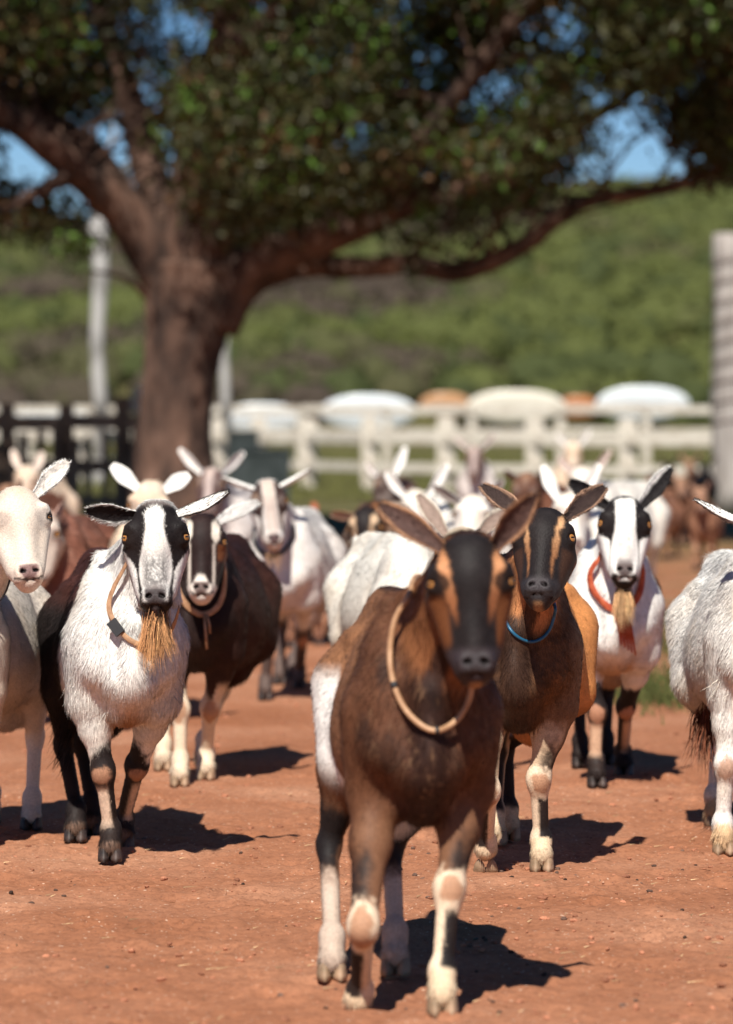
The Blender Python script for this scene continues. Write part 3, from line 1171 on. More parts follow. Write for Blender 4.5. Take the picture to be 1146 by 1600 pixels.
M_CLOD = coat_mat("clod_earth"); M_CLOD.node_tree.nodes["Principled BSDF"].inputs['Roughness'].default_value = .95
rocks = [lump(0, k) for k in range(6)]
n = 5200
d = 7.0 + 9 * rng.random(n) ** 1.2
x = (rng.random(n) - .5) * d * .26
dens = fbm(np.stack([x, d, 0 * x], 1), 1.3, 2)
keep = rng.random(n) < np.clip(.55 + 1.6 * dens + .3 * (x > .2), .05, 1)
x, d = x[keep], d[keep]; n = len(x)
sz = .0022 + .0085 * rng.random(n) ** 5
pos = np.stack([x, d, gh(x, d) + sz * .25], 1)
base = np.array([(.36, .15, .085)]) * rng.uniform(.55, 1.35, (n, 1))
cl = scatter("dirt_clods", rocks, pos, sz, M_CLOD, base)
tag(cl, 'small crumbs and clods of red earth strewn over the dirt track')
n = 80      # dark droppings and little stones
x = np.concatenate([rng.uniform(-.9, 1.1, n // 2), rng.uniform(.1, 1.0, n // 2)]); d = 7.6 + rng.random(n) * 3.2
sz = rng.uniform(.0035, .0075, n)
pos = np.stack([x, d, gh(x, d) + sz * .35], 1)
dr = scatter("dark_pellets", rocks, pos, sz, M_CLOD, np.array([(.075, .045, .033)]) * rng.uniform(.5, 2.2, (n, 1)), flat=.75)
tag(dr, 'dark dry droppings scattered over the dirt track')
# straw bits
n = 420
x = rng.uniform(-1.1, 1.2, n); d = 7.3 + rng.random(n) * 5
a = rng.uniform(0, PI, n); L = rng.uniform(.004, .022, n); w = rng.uniform(.0006, .0016, n)
z = gh(x, d) + .004
c, s_ = np.cos(a), np.sin(a)
V = np.stack([np.stack([x - c * L + s_ * w, d - s_ * L - c * w, z], 1), np.stack([x - c * L - s_ * w, d - s_ * L + c * w, z + .002], 1),
              np.stack([x + c * L, d + s_ * L, z + .004], 1)], 1).reshape(-1, 3)
st = raw_mesh("straw_bits", V, np.arange(n * 3).reshape(-1, 3), False)
set_col(st, np.repeat(np.array([(.42, .28, .15)]) * rng.uniform(.3, 1.5, (n, 1)), 3, 0))
so = obj("straw_bits", st, M_CLOD); tag(so, 'short bits of dry straw lying on the dirt track', kind='stuff')


# ------------------------------------------------------------------ grass
def grass(name, x, y, h, w, col, label, lean=.35):
    n = len(x)
    z = gh(x, y) - .003
    a = rng.uniform(0, 2 * PI, n)
    dx, dy = np.cos(a) * w, np.sin(a) * w
    lx, ly = rng.normal(size=n) * lean * h, rng.normal(size=n) * lean * h
    V = np.stack([np.stack([x - dx, y - dy, z], 1), np.stack([x + dx, y + dy, z], 1),
                  np.stack([x + dx * .6 + lx * .4, y + dy * .6 + ly * .4, z + h * .6], 1), np.stack([x + lx, y + ly, z + h], 1)], 1).reshape(-1, 3)
    b = np.arange(n)[:, None] * 4
    F = np.concatenate([b + [[0, 1, 2]], b + [[0, 2, 3]]])
    me = raw_mesh(name, V, F, False)
    set_col(me, np.repeat(col * rng.uniform(.6, 1.4, (n, 1)), 4, 0))
    o = obj(name, me, M_CLOD)
    tag(o, label, kind='stuff')
    return o


n = 9000
cx = rng.uniform(1.0, 3.2, 60); cy = rng.uniform(15.5, 22, 60)
q = rng.integers(0, 60, n)
x = cx[q] + rng.normal(size=n) * .14; y = cy[q] + rng.normal(size=n) * .3
k = x > .98 + .02 * (y - 15)
grass("grass_tufts", x[k], y[k], rng.uniform(.03, .09, k.sum()), .004, np.array([(.085, .095, .03)]), 'low green weeds growing along the right edge of the track')
n = 30000
y = 50 + rng.random(n) ** 1.3 * 60; x = rng.uniform(-1, 1, n) * (y * .11 + 2)
grass("field_grass", x, y, rng.uniform(.05, .16, n), .012, np.array([(.12, .12, .04)]), 'yellow green grass of the field beyond the white fence')
# ------------------------------------------------------------------ fences
M_WHITE = noise_mat("white_fence_paint", (.42, .36, .29), (.62, .57, .49), scale=6, rough=.7, bump=.15)
M_OLDW = noise_mat("dark_fence_timber", (.16, .10, .07), (.34, .23, .16), scale=9, rough=.85, bump=.4, stretch=(1, 1, .2))
M_GREYW = noise_mat("grey_weathered_pole", (.24, .21, .19), (.42, .38, .35), scale=5, rough=.85, bump=.5, stretch=(3, 3, .3))
M_WIRE = plain_mat("rusty_wire", (.10, .05, .035), rough=.6)


def px_x(px, d): return (px - 573) / 6000 * d


def fence(name, label, posts, post_w, post_h, rails, rail_t, mat, post_mat=None, post_tops=None):
    """posts: list of (px, d); rails: list of (z, height)"""
    root = empty(name, (px_x(posts[0][0], posts[0][1]), posts[0][1], 0))
    o0 = np.array(root.location)
    tag(root, label, 'fence')
    xy = [(px_x(p, d), d) for p, d in posts]
    for i, (x, y) in enumerate(xy):
        mb = MB()
        hgt = post_h + random.uniform(-.03, .03)
        mb.box((0, 0, hgt / 2), (post_w, post_w, hgt), rz=random.uniform(-.05, .05), jit=.006)
        mb.box((0, 0, hgt + .018), (post_w * .8, post_w * .8, .03), jit=.004)
        mb.build('post', post_mat or mat, root, loc=(x - o0[0], y - o0[1], -.03))
    for i in range(len(xy) - 1):
        (x0, y0), (x1, y1) = xy[i], xy[i + 1]
        L = math.hypot(x1 - x0, y1 - y0); rz = math.atan2(y1 - y0, x1 - x0)
        for z, hh in rails:
            mb = MB()
            mb.box((0, 0, 0), (L - .01, rail_t, hh), rz=rz, jit=.006)
            mb.build('rail', mat, root, loc=((x0 + x1) / 2 - o0[0], (y0 + y1) / 2 - o0[1] - post_w / 2 - rail_t / 2 - .006, z + random.uniform(-.012, .012)))
    return root


fence('white_fence', 'white fence with thick square posts and two rails, nearer of the two white ones',
      [(-160, 66), (-40, 65), (40, 64), (120, 64), (200, 63), (268, 62), (338, 62), (405, 61), (483, 60), (578, 58), (697, 57), (835, 56), (980, 55), (1135, 54), (1290, 53)],
      .25, 1.08, [(.76, .16), (.33, .14)], .06, M_WHITE)
fence('white_fence', 'lighter white rail fence in the grass behind the nearer white one',
      [(-120, 78), (20, 78), (160, 77), (300, 77), (345, 77), (470, 76), (605, 76), (738, 75), (876, 75), (1010, 74), (1150, 74), (1290, 73)],
      .15, 1.18, [(1.20, .14), (.78, .10)], .05, M_WHITE)

# dark fence on the left, upright boards of uneven height
root = empty('dark_fence', (-5.2, 40, 0))
tag(root, 'dark timber fence with uneven upright boards beside the tree', 'fence')
o0 = np.array(root.location)
for px in (-95, 12, 104, 192, 226):
    x = px_x(px, 40)
    mb = MB(); hh = 1.28 if px != 192 else 1.36
    mb.box((0, 0, hh / 2), (.15, .15, hh), jit=.008); mb.build('post', M_OLDW, root, loc=(x - o0[0], 0, -.02))
for z, hh in ((1.07, .14), (.62, .12), (.24, .12)):
    for a, b in ((-95, 12), (12, 104), (104, 192), (192, 226)):
        x0, x1 = px_x(a, 40), px_x(b, 40)
        mb = MB(); mb.box((0, 0, 0), (x1 - x0 - .01, .05, hh), jit=.008)
        mb.build('rail', M_OLDW, root, loc=((x0 + x1) / 2 - o0[0], -.11, z + random.uniform(-.015, .015)))
px = -80
while px < 218:
    x = px_x(px, 40); hh = random.uniform(.82, .98)
    mb = MB(); mb.box((0, 0, hh / 2), (random.uniform(.07, .12), .03, hh), jit=.008)
    mb.build('board', M_OLDW, root, loc=(x - o0[0], -.155, .02))
    px += random.uniform(17, 30)

# ------------------------------------------------------------------ boards lying along the far fence
M_BW = plain_mat("board_white_gloss", (.80, .84, .86), rough=.18, var=.04, scale=3)
M_BC = plain_mat("board_cream_gloss", (.80, .74, .62), rough=.22, var=.05, scale=3)
M_BT = plain_mat("board_tan", (.55, .30, .15), rough=.3, var=.1, scale=3)
M_BO = plain_mat("board_orange", (.50, .20, .08), rough=.3, var=.1, scale=3)


def surfboard(label, x0, x1, ytop, d, mat, tilt=.25, low=.62):
    cx = (x0 + x1) / 2; L = (x1 - x0) / 6000 * d
    ztop = CAM_H - (ytop - 640) / 6000 * d
    wdt = low
    nu, nv = 36, 16
    V = []
    for i in range(nu + 1):
        u = -1 + 2 * i / nu
        hw = wdt / 2 * (1 - abs(u) ** 2.5) ** .62 + .002
        th = .055 * (1 - abs(u) ** 3) ** .5 + .003
        for j in range(nv):
            a = 2 * PI * j / nv
            V.append((u * L / 2, math.copysign(abs(math.sin(a)) ** .8, math.sin(a)) * th + .05 * u * u, math.cos(a) * hw))
    F = [(i * nv + j, (i + 1) * nv + j, (i + 1) * nv + (j + 1) % nv, i * nv + (j + 1) % nv) for i in range(nu) for j in range(nv)]
    F += [tuple(range(nv)), tuple(range(nu * nv, (nu + 1) * nv))[::-1]]
    mb = MB(); mb.add(V, F)
    root = mb.build('surfboard', mat, None, True, loc=(px_x(cx, d), d, ztop - wdt / 2))
    root.rotation_euler = (tilt, 0, 0)
    tag(root, label, 'surfboard', 'surfboards lying along the far fence')
    # stringer line and fin as parts
    mb = MB(); mb.box((0, -.0605, 0), (L * .9, .002, .012)); mb.build('stringer', M_BT if mat is not M_BT else M_BW, root)
    mb = MB()
    mb.add([(L * .38, .055, -.008), (L * .44, .055, -.008), (L * .46, .17, -.004), (L * .38, .055, .008), (L * .44, .055, .008), (L * .46, .17, .004)],
           [(0, 1, 2), (3, 5, 4), (0, 3, 4, 1), (1, 4, 5, 2), (2, 5, 3, 0)])
    mb.build('fin', M_OLDW, root)
    return root


surfboard('white surfboard lying on edge along the far fence, between the tan and the orange one', 728, 886, 609, 77, M_BC, low=.70)
surfboard('glossy white surfboard nearest the grey pole on the right', 931, 1079, 603, 77, M_BW, low=.72)
surfboard('white surfboard right of the tree trunk, leftmost of the row', 342, 478, 630, 78.4, M_BW, low=.60)
surfboard('white surfboard sloping up towards the tan one', 500, 652, 616, 78.2, M_BW, low=.74)
surfboard('short tan surfboard between the two long white ones', 655, 736, 613, 78.5, M_BT, low=.5)
surfboard('short orange brown surfboard mostly hidden behind white neighbours', 872, 936, 618, 78.5, M_BO, low=.5)
surfboard('pale surfboard behind the dark fence at left', 16, 140, 636, 79.5, M_BW, low=.42)

# ------------------------------------------------------------------ trough, poles and small things
M_TR = noise_mat("dark_trough", (.02, .026, .026), (.05, .06, .06), scale=5, rough=.5, bump=.2)


def tub(label, x0, x1, y0, y1, d, depth=.6):
    xa, xb = px_x(x0, d), px_x(x1, d); zt = CAM_H - (y0 - 640) / 6000 * d; zb = max(0, CAM_H - (y1 - 640) / 6000 * d)
    zb = 0
    root = empty('water_trough', ((xa + xb) / 2, d, zb)); tag(root, label, 'trough')
    w = xb - xa; h = zt - zb
    mb = MB(); mb.box((0, 0, h / 2), (w, depth, h), taper=1.06); mb.build('tub', M_TR, root)
    mb = MB()
    for s in (-1, 1):
        mb.box((0, s * depth * .53, h + .02), (w * 1.1, .05, .04)); mb.box((s * w * .53, 0, h + .02), (.05, depth * 1.01, .04))
    mb.build('rim', M_TR, root)
    return root


tub('low dark water trough in front of the white fence', 376, 452, 706, 748, 49)
tub('taller dark tub behind the low trough', 358, 402, 677, 740, 52)


def small_jug(label, px, py, d, h, w):
    root = empty('plastic_jug', (px_x(px, d), d, CAM_H - (py - 640) / 6000 * d)); tag(root, label, 'jug')
    mb = MB(); mb.tube([(0, 0, 0), (0, 0, h * .1), (0, 0, h * .62), (0, 0, h * .78), (0, 0, h * .85)], [w * .42, w * .5, w * .5, w * .3, w * .16], 14)
    mb.build('bottle', M_WHITE, root, True)
    mb = MB(); mb.tube([(0, 0, h * .85), (0, 0, h)], [w * .17, w * .17], 10); mb.build('cap', M_BW, root, True)
    mb = MB(); mb.tube([(w * .2, 0, h * .8), (w * .55, 0, h * .75), (w * .6, 0, h * .5), (w * .48, 0, h * .4)], [.012] * 4, 8); mb.build('handle', M_WHITE, root, True)


small_jug('white plastic jug standing on a post of the dark fence', 216, 647, 39.95, .28, .15)
mb = MB(); mb.box((0, 0, .57), (.12, .12, 1.14)); p = mb.build('timber_post', M_OLDW, None, loc=(px_x(216, 39.95), 39.95, 0)); tag(p, 'short dark timber post beside the trunk carrying the white jug', 'post')


def grey_pole():
    d = 45
    x = px_x(1141, d)
    root = empty('wooden_pole', (x, d, 0)); tag(root, 'tall grey weathered pole wrapped in wire at the right edge', 'pole')
    zt = CAM_H + 275 / 6000 * d
    mb = MB()
    pts = [(0.01 * math.sin(k), 0, zt * k / 12) for k in range(13)]
    mb.tube(pts, [.225 - .003 * k for k in range(13)], 20, noise=.03)
    mb.build('shaft', M_GREYW, root, True)
    mb = MB()
    N_ = 160
    hp = [(.228 * math.cos(t * .36), .228 * math.sin(t * .36), .9 + t / N_ * (zt - 1.1)) for t in range(N_)]
    mb.tube(hp, [.010] * N_, 5)
    mb.build('wire_wrap', M_WIRE, root, True)


grey_pole()
M_PALE = noise_mat("pale_pole_bark", (.12, .11, .10), (.42, .40, .38), scale=2.6, rough=.8, bump=.3, stretch=(1, 1, .5), lo=.4, hi=.55)
root = empty('pale_trunk', (px_x(156, 62), 62, 0)); tag(root, 'pale mottled bare trunk left of the big tree', 'tree')
mb = MB(); zt = CAM_H + 300 / 6000 * 62
pts, rr = smooth_path([(0, 0, -.1), (.03, 0, 1), (-.04, 0, 2.2), (.02, 0, 3.4), (-.03, 0, zt)], [.13, .12, .11, .13, .15], 5)
mb.tube(pts, rr, 14, noise=.05); mb.build('trunk', M_PALE, root, True)
mb = MB()
for k in range(4):
    mb.tube([(0, 0, zt - .1), (.25 * math.cos(k * 1.7), .25 * math.sin(k * 1.7), zt + .5), (.8 * math.cos(k * 1.7), .8 * math.sin(k * 1.7), zt + 1.5)], [.09, .06, .02], 8)
mb.build('branch', M_PALE, root, True)
root = empty('pale_trunk', (px_x(352, 66), 66, 0)); tag(root, 'thin pale trunk showing just right of the big tree trunk', 'tree')
mb = MB(); mb.tube([(0, 0, 0), (.02, 0, 1.2), (-.02, 0, 2.2), (.0, 0, 3.4)], [.10, .09, .08, .05], 10, noise=.05); mb.build('trunk', M_PALE, root, True)

# ------------------------------------------------------------------ the big tree
M_BARK = noise_mat("tree_bark", (.03, .018, .014), (.14, .080, .056), scale=5, rough=.9, bump=.9, bscale=14, c3=(.26, .16, .115), stretch=(1, 1, .35), bdist=.06)
TD = 35.0
tree = empty('shade_tree', (px_x(280, TD), TD, 0))
tag(tree, 'broad dark shade tree with thick low limbs spreading over the herd', 'tree')
TO = np.array(tree.location)


def TP(px, py, dy=0.0):
    w = W(px, py, TD + dy) - TO
    return (w[0], w[1], w[2])


mb = MB()
bz = CAM_H / 6000
pts, rr = smooth_path([(-.05, 0, -.1), (-.04, 0, .15), TP(272, 740), TP(274, 660), TP(282, 580), TP(292, 520), TP(298, 460), TP(300, 410)], [.58, .46, .37, .33, .335, .375, .43, .46], 5)
mb.tube(pts, rr, 28, noise=.035)
mb.build('trunk', M_BARK, tree, True)
LIMBS = [  # control points (px, py, dy), radii
    ([(285, 440, 0), (245, 400, -.1), (190, 325, -.3), (120, 265, -.6), (40, 200, -.9), (-80, 130, -1.2), (-260, 40, -1.5)], [.36, .26, .20, .165, .14, .11, .06]),
    ([(270, 430, .1), (215, 360, .3), (150, 250, .5), (85, 195, .8), (-30, 120, 1.2), (-200, -20, 1.6)], [.30, .20, .15, .13, .10, .05]),
    ([(290, 430, .1), (255, 330, .2), (225, 240, .4), (200, 140, .7), (150, 0, 1.1), (90, -200, 1.4)], [.28, .19, .15, .12, .09, .05]),
    ([(300, 430, 0), (310, 330, -.2), (322, 220, -.4), (350, 90, -.7), (370, -80, -.9), (390, -300, -1)], [.38, .30, .24, .19, .14, .06]),
    ([(305, 430, .2), (340, 340, .6), (390, 240, 1.1), (440, 120, 1.7), (500, -60, 2.2), (560, -260, 2.5)], [.30, .22, .18, .14, .10, .05]),
    ([(330, 500, 0), (380, 425, -.1), (470, 385, -.3), (560, 350, -.5), (640, 315, -.6), (740, 285, -.6), (850, 230, -.4), (980, 150, 0), (1150, 40, .4)], [.30, .23, .175, .15, .13, .105, .08, .05, .02]),
    ([(345, 480, .1), (400, 430, .2), (480, 415, .3), (570, 418, .3), (640, 412, .2), (710, 425, .1), (770, 408, .0), (830, 375, -.1), (880, 332, -.2), (930, 312, -.2), (1010, 300, -.1), (1075, 285, 0), (1130, 262, .1), (1250, 215, .2)],
     [.24, .17, .115, .10, .10, .098, .09, .082, .078, .070, .062, .055, .045, .02]),
    ([(560, 350, -.5), (640, 250, -.9), (720, 140, -1.2), (830, 0, -1.5), (960, -160, -1.6)], [.13, .11, .09, .07, .03]),
    ([(350, 90, -.7), (450, 0, -1.4), (560, -140, -2.0)], [.12, .09, .04]),
    ([(120, 265, -.6), (60, 300, -1.0), (-40, 345, -1.3), (-140, 350, -1.5)], [.09, .06, .04, .02]),
    ([(228, 462, -.1), (205, 440, -.3), (175, 428, -.5), (135, 424, -.6)], [.035, .025, .02, .012]),
    ([(700, 300, -.6), (700, 345, -.8), (655, 385, -.9), (640, 400, -.95)], [.05, .035, .022, .012]),
    ([(770, 408, 0), (740, 370, .3), (690, 345, .5), (660, 350, .6)], [.03, .022, .016, .010]),
]
for pp, rr in LIMBS:
    pts, r2 = smooth_path([TP(*p) for p in pp], rr, 5)
    mb = MB(); mb.tube(pts, r2, 16, noise=.05)
    mb.build('limb', M_BARK, tree, True)

# twigs through the crown
mb = MB()
for k in range(260):
    pp, rr = LIMBS[random.randrange(0, 9)]
    q = random.uniform(.35, 1) * (len(pp) - 1); i = min(int(q), len(pp) - 2); f = q - i
    a = np.array(TP(*pp[i])) * (1 - f) + np.array(TP(*pp[i + 1])) * f
    v = np.array([random.gauss(0, .6), random.gauss(0, .8), random.uniform(.0, 1.0)])
    b = a + v * .6; c = b + v * .5 + np.array([random.gauss(0, .25), random.gauss(0, .25), random.uniform(-.3, .3)])
    mb.tube([tuple(a), tuple(b), tuple(c)], [.022, .014, .005], 5, caps=False)
o = mb.build('twigs', M_BARK, tree, True); o['kind'] = 'stuff'


def leaf_mat():
    m, nt, b = new_mat("leaves")
    at = N(nt, 'ShaderNodeAttribute', attribute_name='coat')
    nt.links.new(at.outputs['Color'], b.inputs['Base Color'])
    b.inputs['Roughness'].default_value = .5
    b.inputs['Specular IOR Level'].default_value = .28
    tr = N(nt, 'ShaderNodeBsdfTranslucent')
    mx = N(nt, 'ShaderNodeMixShader'); mx.inputs[0].default_value = .15
    hs = N(nt, 'ShaderNodeHueSaturation'); hs.inputs['Saturation'].default_value = 1.2; hs.inputs['Value'].default_value = 1.6
    nt.links.new(at.outputs['Color'], hs.inputs['Color']); nt.links.new(hs.outputs[0], tr.inputs[0])
    out = nt.nodes['Material Output']
    nt.links.new(b.outputs[0], mx.inputs[1]); nt.links.new(tr.outputs[0], mx.inputs[2]); nt.links.new(mx.outputs[0], out.inputs[0])
    return m


M_LEAF = leaf_mat()


def leaves_at(name, cen, rad, per, size, cols, parent, spread=(1, 1, .75)):
    """per leaves round each cluster centre, each leaf two triangles folded along its rib"""
    n = len(cen) * per
    c = np.repeat(cen, per, 0) + np.clip(rng.normal(size=(n, 3)), -1.9, 1.9) * np.repeat(rad, per)[:, None] * .5 * np.array(spread)
    a = rng.normal(size=(n, 3)); a[:, 2] -= .5; a /= np.linalg.norm(a, axis=1)[:, None]
    b = np.cross(a, rng.normal(size=(n, 3)) + np.array([0, 0, 1.2])); b /= np.linalg.norm(b, axis=1)[:, None]
    nn = np.cross(a, b)
    s = size * rng.uniform(.6, 1.25, (n, 1))
    V = np.stack([c - a * s * .5, c + b * s * .26 + nn * s * .07, c + a * s * .5, c - b * s * .26 + nn * s * .07], 1).reshape(-1, 3)
    k = np.arange(n)[:, None] * 4
    F = np.concatenate([k + [[0, 1, 2]], k + [[0, 2, 3]]])
    me = raw_mesh(name, V, F, False)
    C = np.repeat(cols, per, 0) * rng.uniform(.65, 1.4, (n, 1))
    set_col(me, np.repeat(C, 4, 0))
    o = obj(name, me, M_LEAF, parent)
    o['kind'] = 'stuff'
    return o


# crown: clusters everywhere above a ragged lower edge (photo pixels at the tree's distance)
EX = np.array([-900, -400, -100, 0, 60, 120, 200, 300, 380, 430, 520, 600, 660, 720, 790, 850, 900, 960, 1010, 1060, 1110, 1180, 1400, 1700])
EY = np.array([260, 330, 345, 330, 370, 355, 385, 390, 375, 385, 362, 335, 345, 330, 325, 285, 250, 235, 215, 235, 275, 270, 230, 150])
HOLES = [(45, 262, 55, 38), (165, 225, 45, 30), (235, 135, 25, 22), (352, 62, 30, 40), (275, 30, 22, 30), (560, 225, 20, 22), (885, 40, 38, 36), (790, 140, 16, 42), (962, 228, 44, 36), (1035, 230, 30, 26), (925, 150, 26, 20), (1000, 170, 18, 22), (430, 12, 16, 16), (660, 100, 12, 14), (20, 215, 30, 16), (95, 290, 28, 16), (500, 95, 14, 12), (1080, 120, 12, 12), (610, 20, 14, 12)]
n = 17000
dy = rng.uniform(-3.6, 3.6, n)
px = np.where(rng.random(n) < .5, rng.uniform(-850, 1650, n), rng.uniform(-140, 1290, n))
env = np.sqrt(np.clip(1 - ((px - 420) / 1350) ** 2, 0, 1))
top = 300 - 1150 * env * np.sqrt(np.clip(1 - (dy / 4.4) ** 2, 0, 1))
bot = np.interp(px, EX, EY) - 10 * np.abs(dy)
py = np.where(rng.random(n) < .55, top + (bot - top) * rng.random(n) ** .8, np.maximum(top, -120) + (bot - np.maximum(top, -120)) * rng.random(n) ** .9)
inview = (px > -80) & (px < 1230) & (py > -80)
py2 = py
cen = np.stack([(px - 573) / 6000 * TD - TO[0], dy, CAM_H - (py - 640) / 6000 * TD], 1)
sc_ = TD / (TD + dy)
ax_, ay_ = (px - 573) * sc_ + 573, (py - 640) * sc_ + 640
hole = np.zeros(n, bool)
for hx, hy, hw_, hh_ in HOLES:
    q = ((ax_ - hx) / (hw_ + 30)) ** 2 + ((ay_ - hy) / (hh_ + 24)) ** 2
    hole |= (q < .85) & (rng.random(n) < 1.25 - .5 * q)
nzv = fbm(cen, .9, 2)
beam = np.zeros(n, bool)      # thin places towards the sun that let dapples fall on trunk and limbs
for bx, bz_, br_, pr_ in ((-.28, .45, .46, 1), (-.22, 1.40, .36, 1), (.12, 2.10, .30, 1), (-.15, 2.85, .28, 1), (.0, 2.3, .22, .9), (1.6, 2.6, .28, .9), (2.6, 2.5, .25, .9), (-.55, 3.2, .25, .9), (3.3, 3.0, .3, .9), (.9, 2.7, .22, .9)):
    v_ = cen - np.array([bx, 0, bz_]); sd_ = -np.array(SUN_D)
    dist_ = np.linalg.norm(v_ - (v_ @ sd_)[:, None] * sd_, axis=1)
    beam |= (dist_ < br_ + .12) & ((v_ @ sd_) > .4) & (rng.random(n) < pr_)
hole |= beam
for li in (0, 1, 2, 5, 6):      # the big limbs stay bare on the near side
    pp_ = LIMBS[li][0]
    for (ax0, ay0, _), (bx0, by0, _) in zip(pp_[:-1], pp_[1:]):
        if ax0 > (900 if li != 5 else 640): continue
        ab_ = np.array([bx0 - ax0, by0 - ay0], float)
        t_ = np.clip(((ax_ - ax0) * ab_[0] + (ay_ - ay0) * ab_[1]) / (ab_ @ ab_), 0, 1)
        dd_ = np.hypot(ax_ - ax0 - t_ * ab_[0], ay_ - ay0 - t_ * ab_[1])
        hole |= (dd_ < (62 if li != 5 else 46)) & (dy < .5) & (rng.random(n) < (.86 if li != 5 else .72))
        hole |= (dd_ < 50) & (dy >= .5) & (ay_ > 200) & (rng.random(n) < .45)
front = -3.6 + 2.5 * ss(-.10, .25, fbm(cen * np.array([1, .25, 1.15]) + 60, .85, 2))
hole |= (dy < front) & inview
keep = ~hole & (nzv > -.42 - .3 * inview) & (ay_ < np.interp(ax_, EX, EY))
cen = cen[keep]; nzv = nzv[keep]
# drooping sprays under the limbs
spray = [(650, 345, -.7), (690, 330, -.6), (720, 350, -.8), (760, 330, -.5), (800, 350, -.4), (610, 340, -.7), (560, 320, -.8), (480, 330, .4), (380, 375, .6), (420, 350, .5), (400, 300, .5), (110, 370, -1), (60, 350, -1.1), (20, 330, -1.2),
         (100, 385, -1), (740, 295, -.6), (830, 290, -.4), (870, 265, -.3), (300, 340, -.8), (330, 385, .6), (680, 380, -.9), (655, 395, -.9), (1075, 200, 0), (1110, 230, 0), (1140, 240, 0), (960, 120, -.3), (1100, 160, .1), (820, 240, -.3)]
sp = np.array([TP(*p) for p in spray])
sp = np.repeat(sp, 3, 0) + rng.normal(size=(len(sp) * 3, 3)) * np.array([.12, .3, .10])
rad = np.concatenate([rng.uniform(.26, .46, len(cen)), rng.uniform(.12, .2, len(sp))])
allc = np.concatenate([cen, sp])
t = rng.random((len(allc), 1))
base = np.array([(.050, .062, .018)]) * (1 - t) + np.array([(.095, .088, .030)]) * t * 1.0
base *= .55
br = rng.random(len(allc)) < .10
base[br] = (.10, .055, .022)
gr_ = rng.random(len(allc)) < .08
base[gr_] = (.07, .13, .02)
fol = leaves_at('foliage', allc, rad, 22, .098, base, tree)

# ------------------------------------------------------------------ hillside scrub
def blob_shapes(k):
    out = []
    for q in range(k):
        r = random.Random(100 + q)
        V, F = uv_ball(1.0, 9, 6)
        V = np.array(V)
        nz_ = 1 + .35 * fbm(V + q * 5, 1.6, 2)
        V = V * nz_[:, None]
        T = []
        for f in F:
            T.append((f[0], f[1], f[2]))
            if len(f) == 4: T.append((f[0], f[2], f[3]))
        out.append((V, np.array(T)))
    return out


n = 3600
y = 138 + 262 * rng.random(n) ** .85
x = rng.uniform(-1, 1, n) * (y * .125 + 6)
P_ = np.stack([x, y, 0 * x], 1)
cl_ = fbm(P_ * np.array([1, .55, 1]), .085, 3)
sz = rng.uniform(.6, 1.5, n) * (1 + .3 * cl_)
pos = np.stack([x, y, gh(x, y) + sz * .35], 1)
t = np.clip(cl_[:, None] * 2.6 + .48 + rng.normal(size=(n, 1)) * .16, 0, 1)
base = np.array([(.056, .042, .031)]) * (1 - t) + np.array([(.068, .078, .022)]) * t
dk = rng.random(n) < .15
base[dk] = (.045, .055, .018)
M_SCRUB = coat_mat("scrub_leaves", rough=.8)
so = scatter("scrub", blob_shapes(6), pos, sz, M_SCRUB, base, flat=.75)
tag(so, 'green and brown scrub covering the hillside behind the fences')
# leaf flakes over the scrub for a broken, leafy surface
k = rng.integers(0, n, 60000)
v = rng.normal(size=(60000, 3)); v[:, 2] = np.abs(v[:, 2]); v[:, 1] = -np.abs(v[:, 1]) * .8; v /= np.linalg.norm(v, axis=1)[:, None]
c = pos[k] + v * sz[k][:, None] * np.array([1.15, 1.15, .95]) * rng.uniform(.75, 1.15, (60000, 1))
a = rng.normal(size=(60000, 3)) * .22; b = rng.normal(size=(60000, 3)) * .22
V = np.stack([c, c + a, c + b], 1).reshape(-1, 3)
M_SCRUBL = coat_mat('scrub_leaf_flakes', rough=.9, spec=.1)
me = raw_mesh("scrub_leaves", V, np.arange(180000).reshape(-1, 3), False)
set_col(me, np.repeat(base[k] * rng.uniform(.6, 1.5, (60000, 1)), 3, 0))
o = obj("scrub_leaves", me, M_SCRUBL); tag(o, 'loose leafy tops of the hillside scrub', kind='stuff')
# ------------------------------------------------------------------ coats
WHITE = (.87, .84, .78); CREAM = (.76, .63, .47); TAN = (.50, .27, .12); BLACK = (.014, .011, .011)
DARK = (.035, .017, .012); BROWN = (.11, .045, .022); GOLD = (.30, .145, .06); PINK = (.45, .22, .14); KNEE = (.36, .17, .09)


def base_len(I, body=.017, face=.0055, leg=.008, neck=.015):
    wl, wh, wn = I['w_leg'], I['w_head'], I['w_neck']
    L = np.full(len(wl), body)
    up = ss(.9, -.1, I['L'])
    L = L * (1 - wl) + (leg + (body - leg) * up * .8 + .010 * ss(2.0, 2.5, I['L'])) * wl
    L = L * (1 - wn * (1 - wl)) + neck * wn * (1 - wl)
    H = I['H']
    fc = face + .006 * ss(-.05, 0, H[:, 2]) + .008 * ss(.07, .11, H[:, 1])
    L = L * (1 - wh) + fc * wh
    # fringe under belly and behind the elbow
    B = I['B']
    L = L + .012 * ss(.42, .34, B[:, 2]) * (1 - wl) * (1 - wh)
    # nose leather is bare
    nose = nose_mask(H) * wh
    return L * (1 - nose)


def nose_mask(H):
    x, y, z = np.abs(H[:, 0]), H[:, 1], H[:, 2]
    return ss(.004, -.004, x - (.0265 - .014 * ss(-.238, -.262, z) + 0)) * ss(-.214, -.222, z) * ss(-.258, -.252, z) * ss(.030, .018, y) + \
        ss(.006, 0, x - .026) * ss(-.222, -.226, z) * ss(-.256, -.250, z) * ss(.020, .008, y) * 0


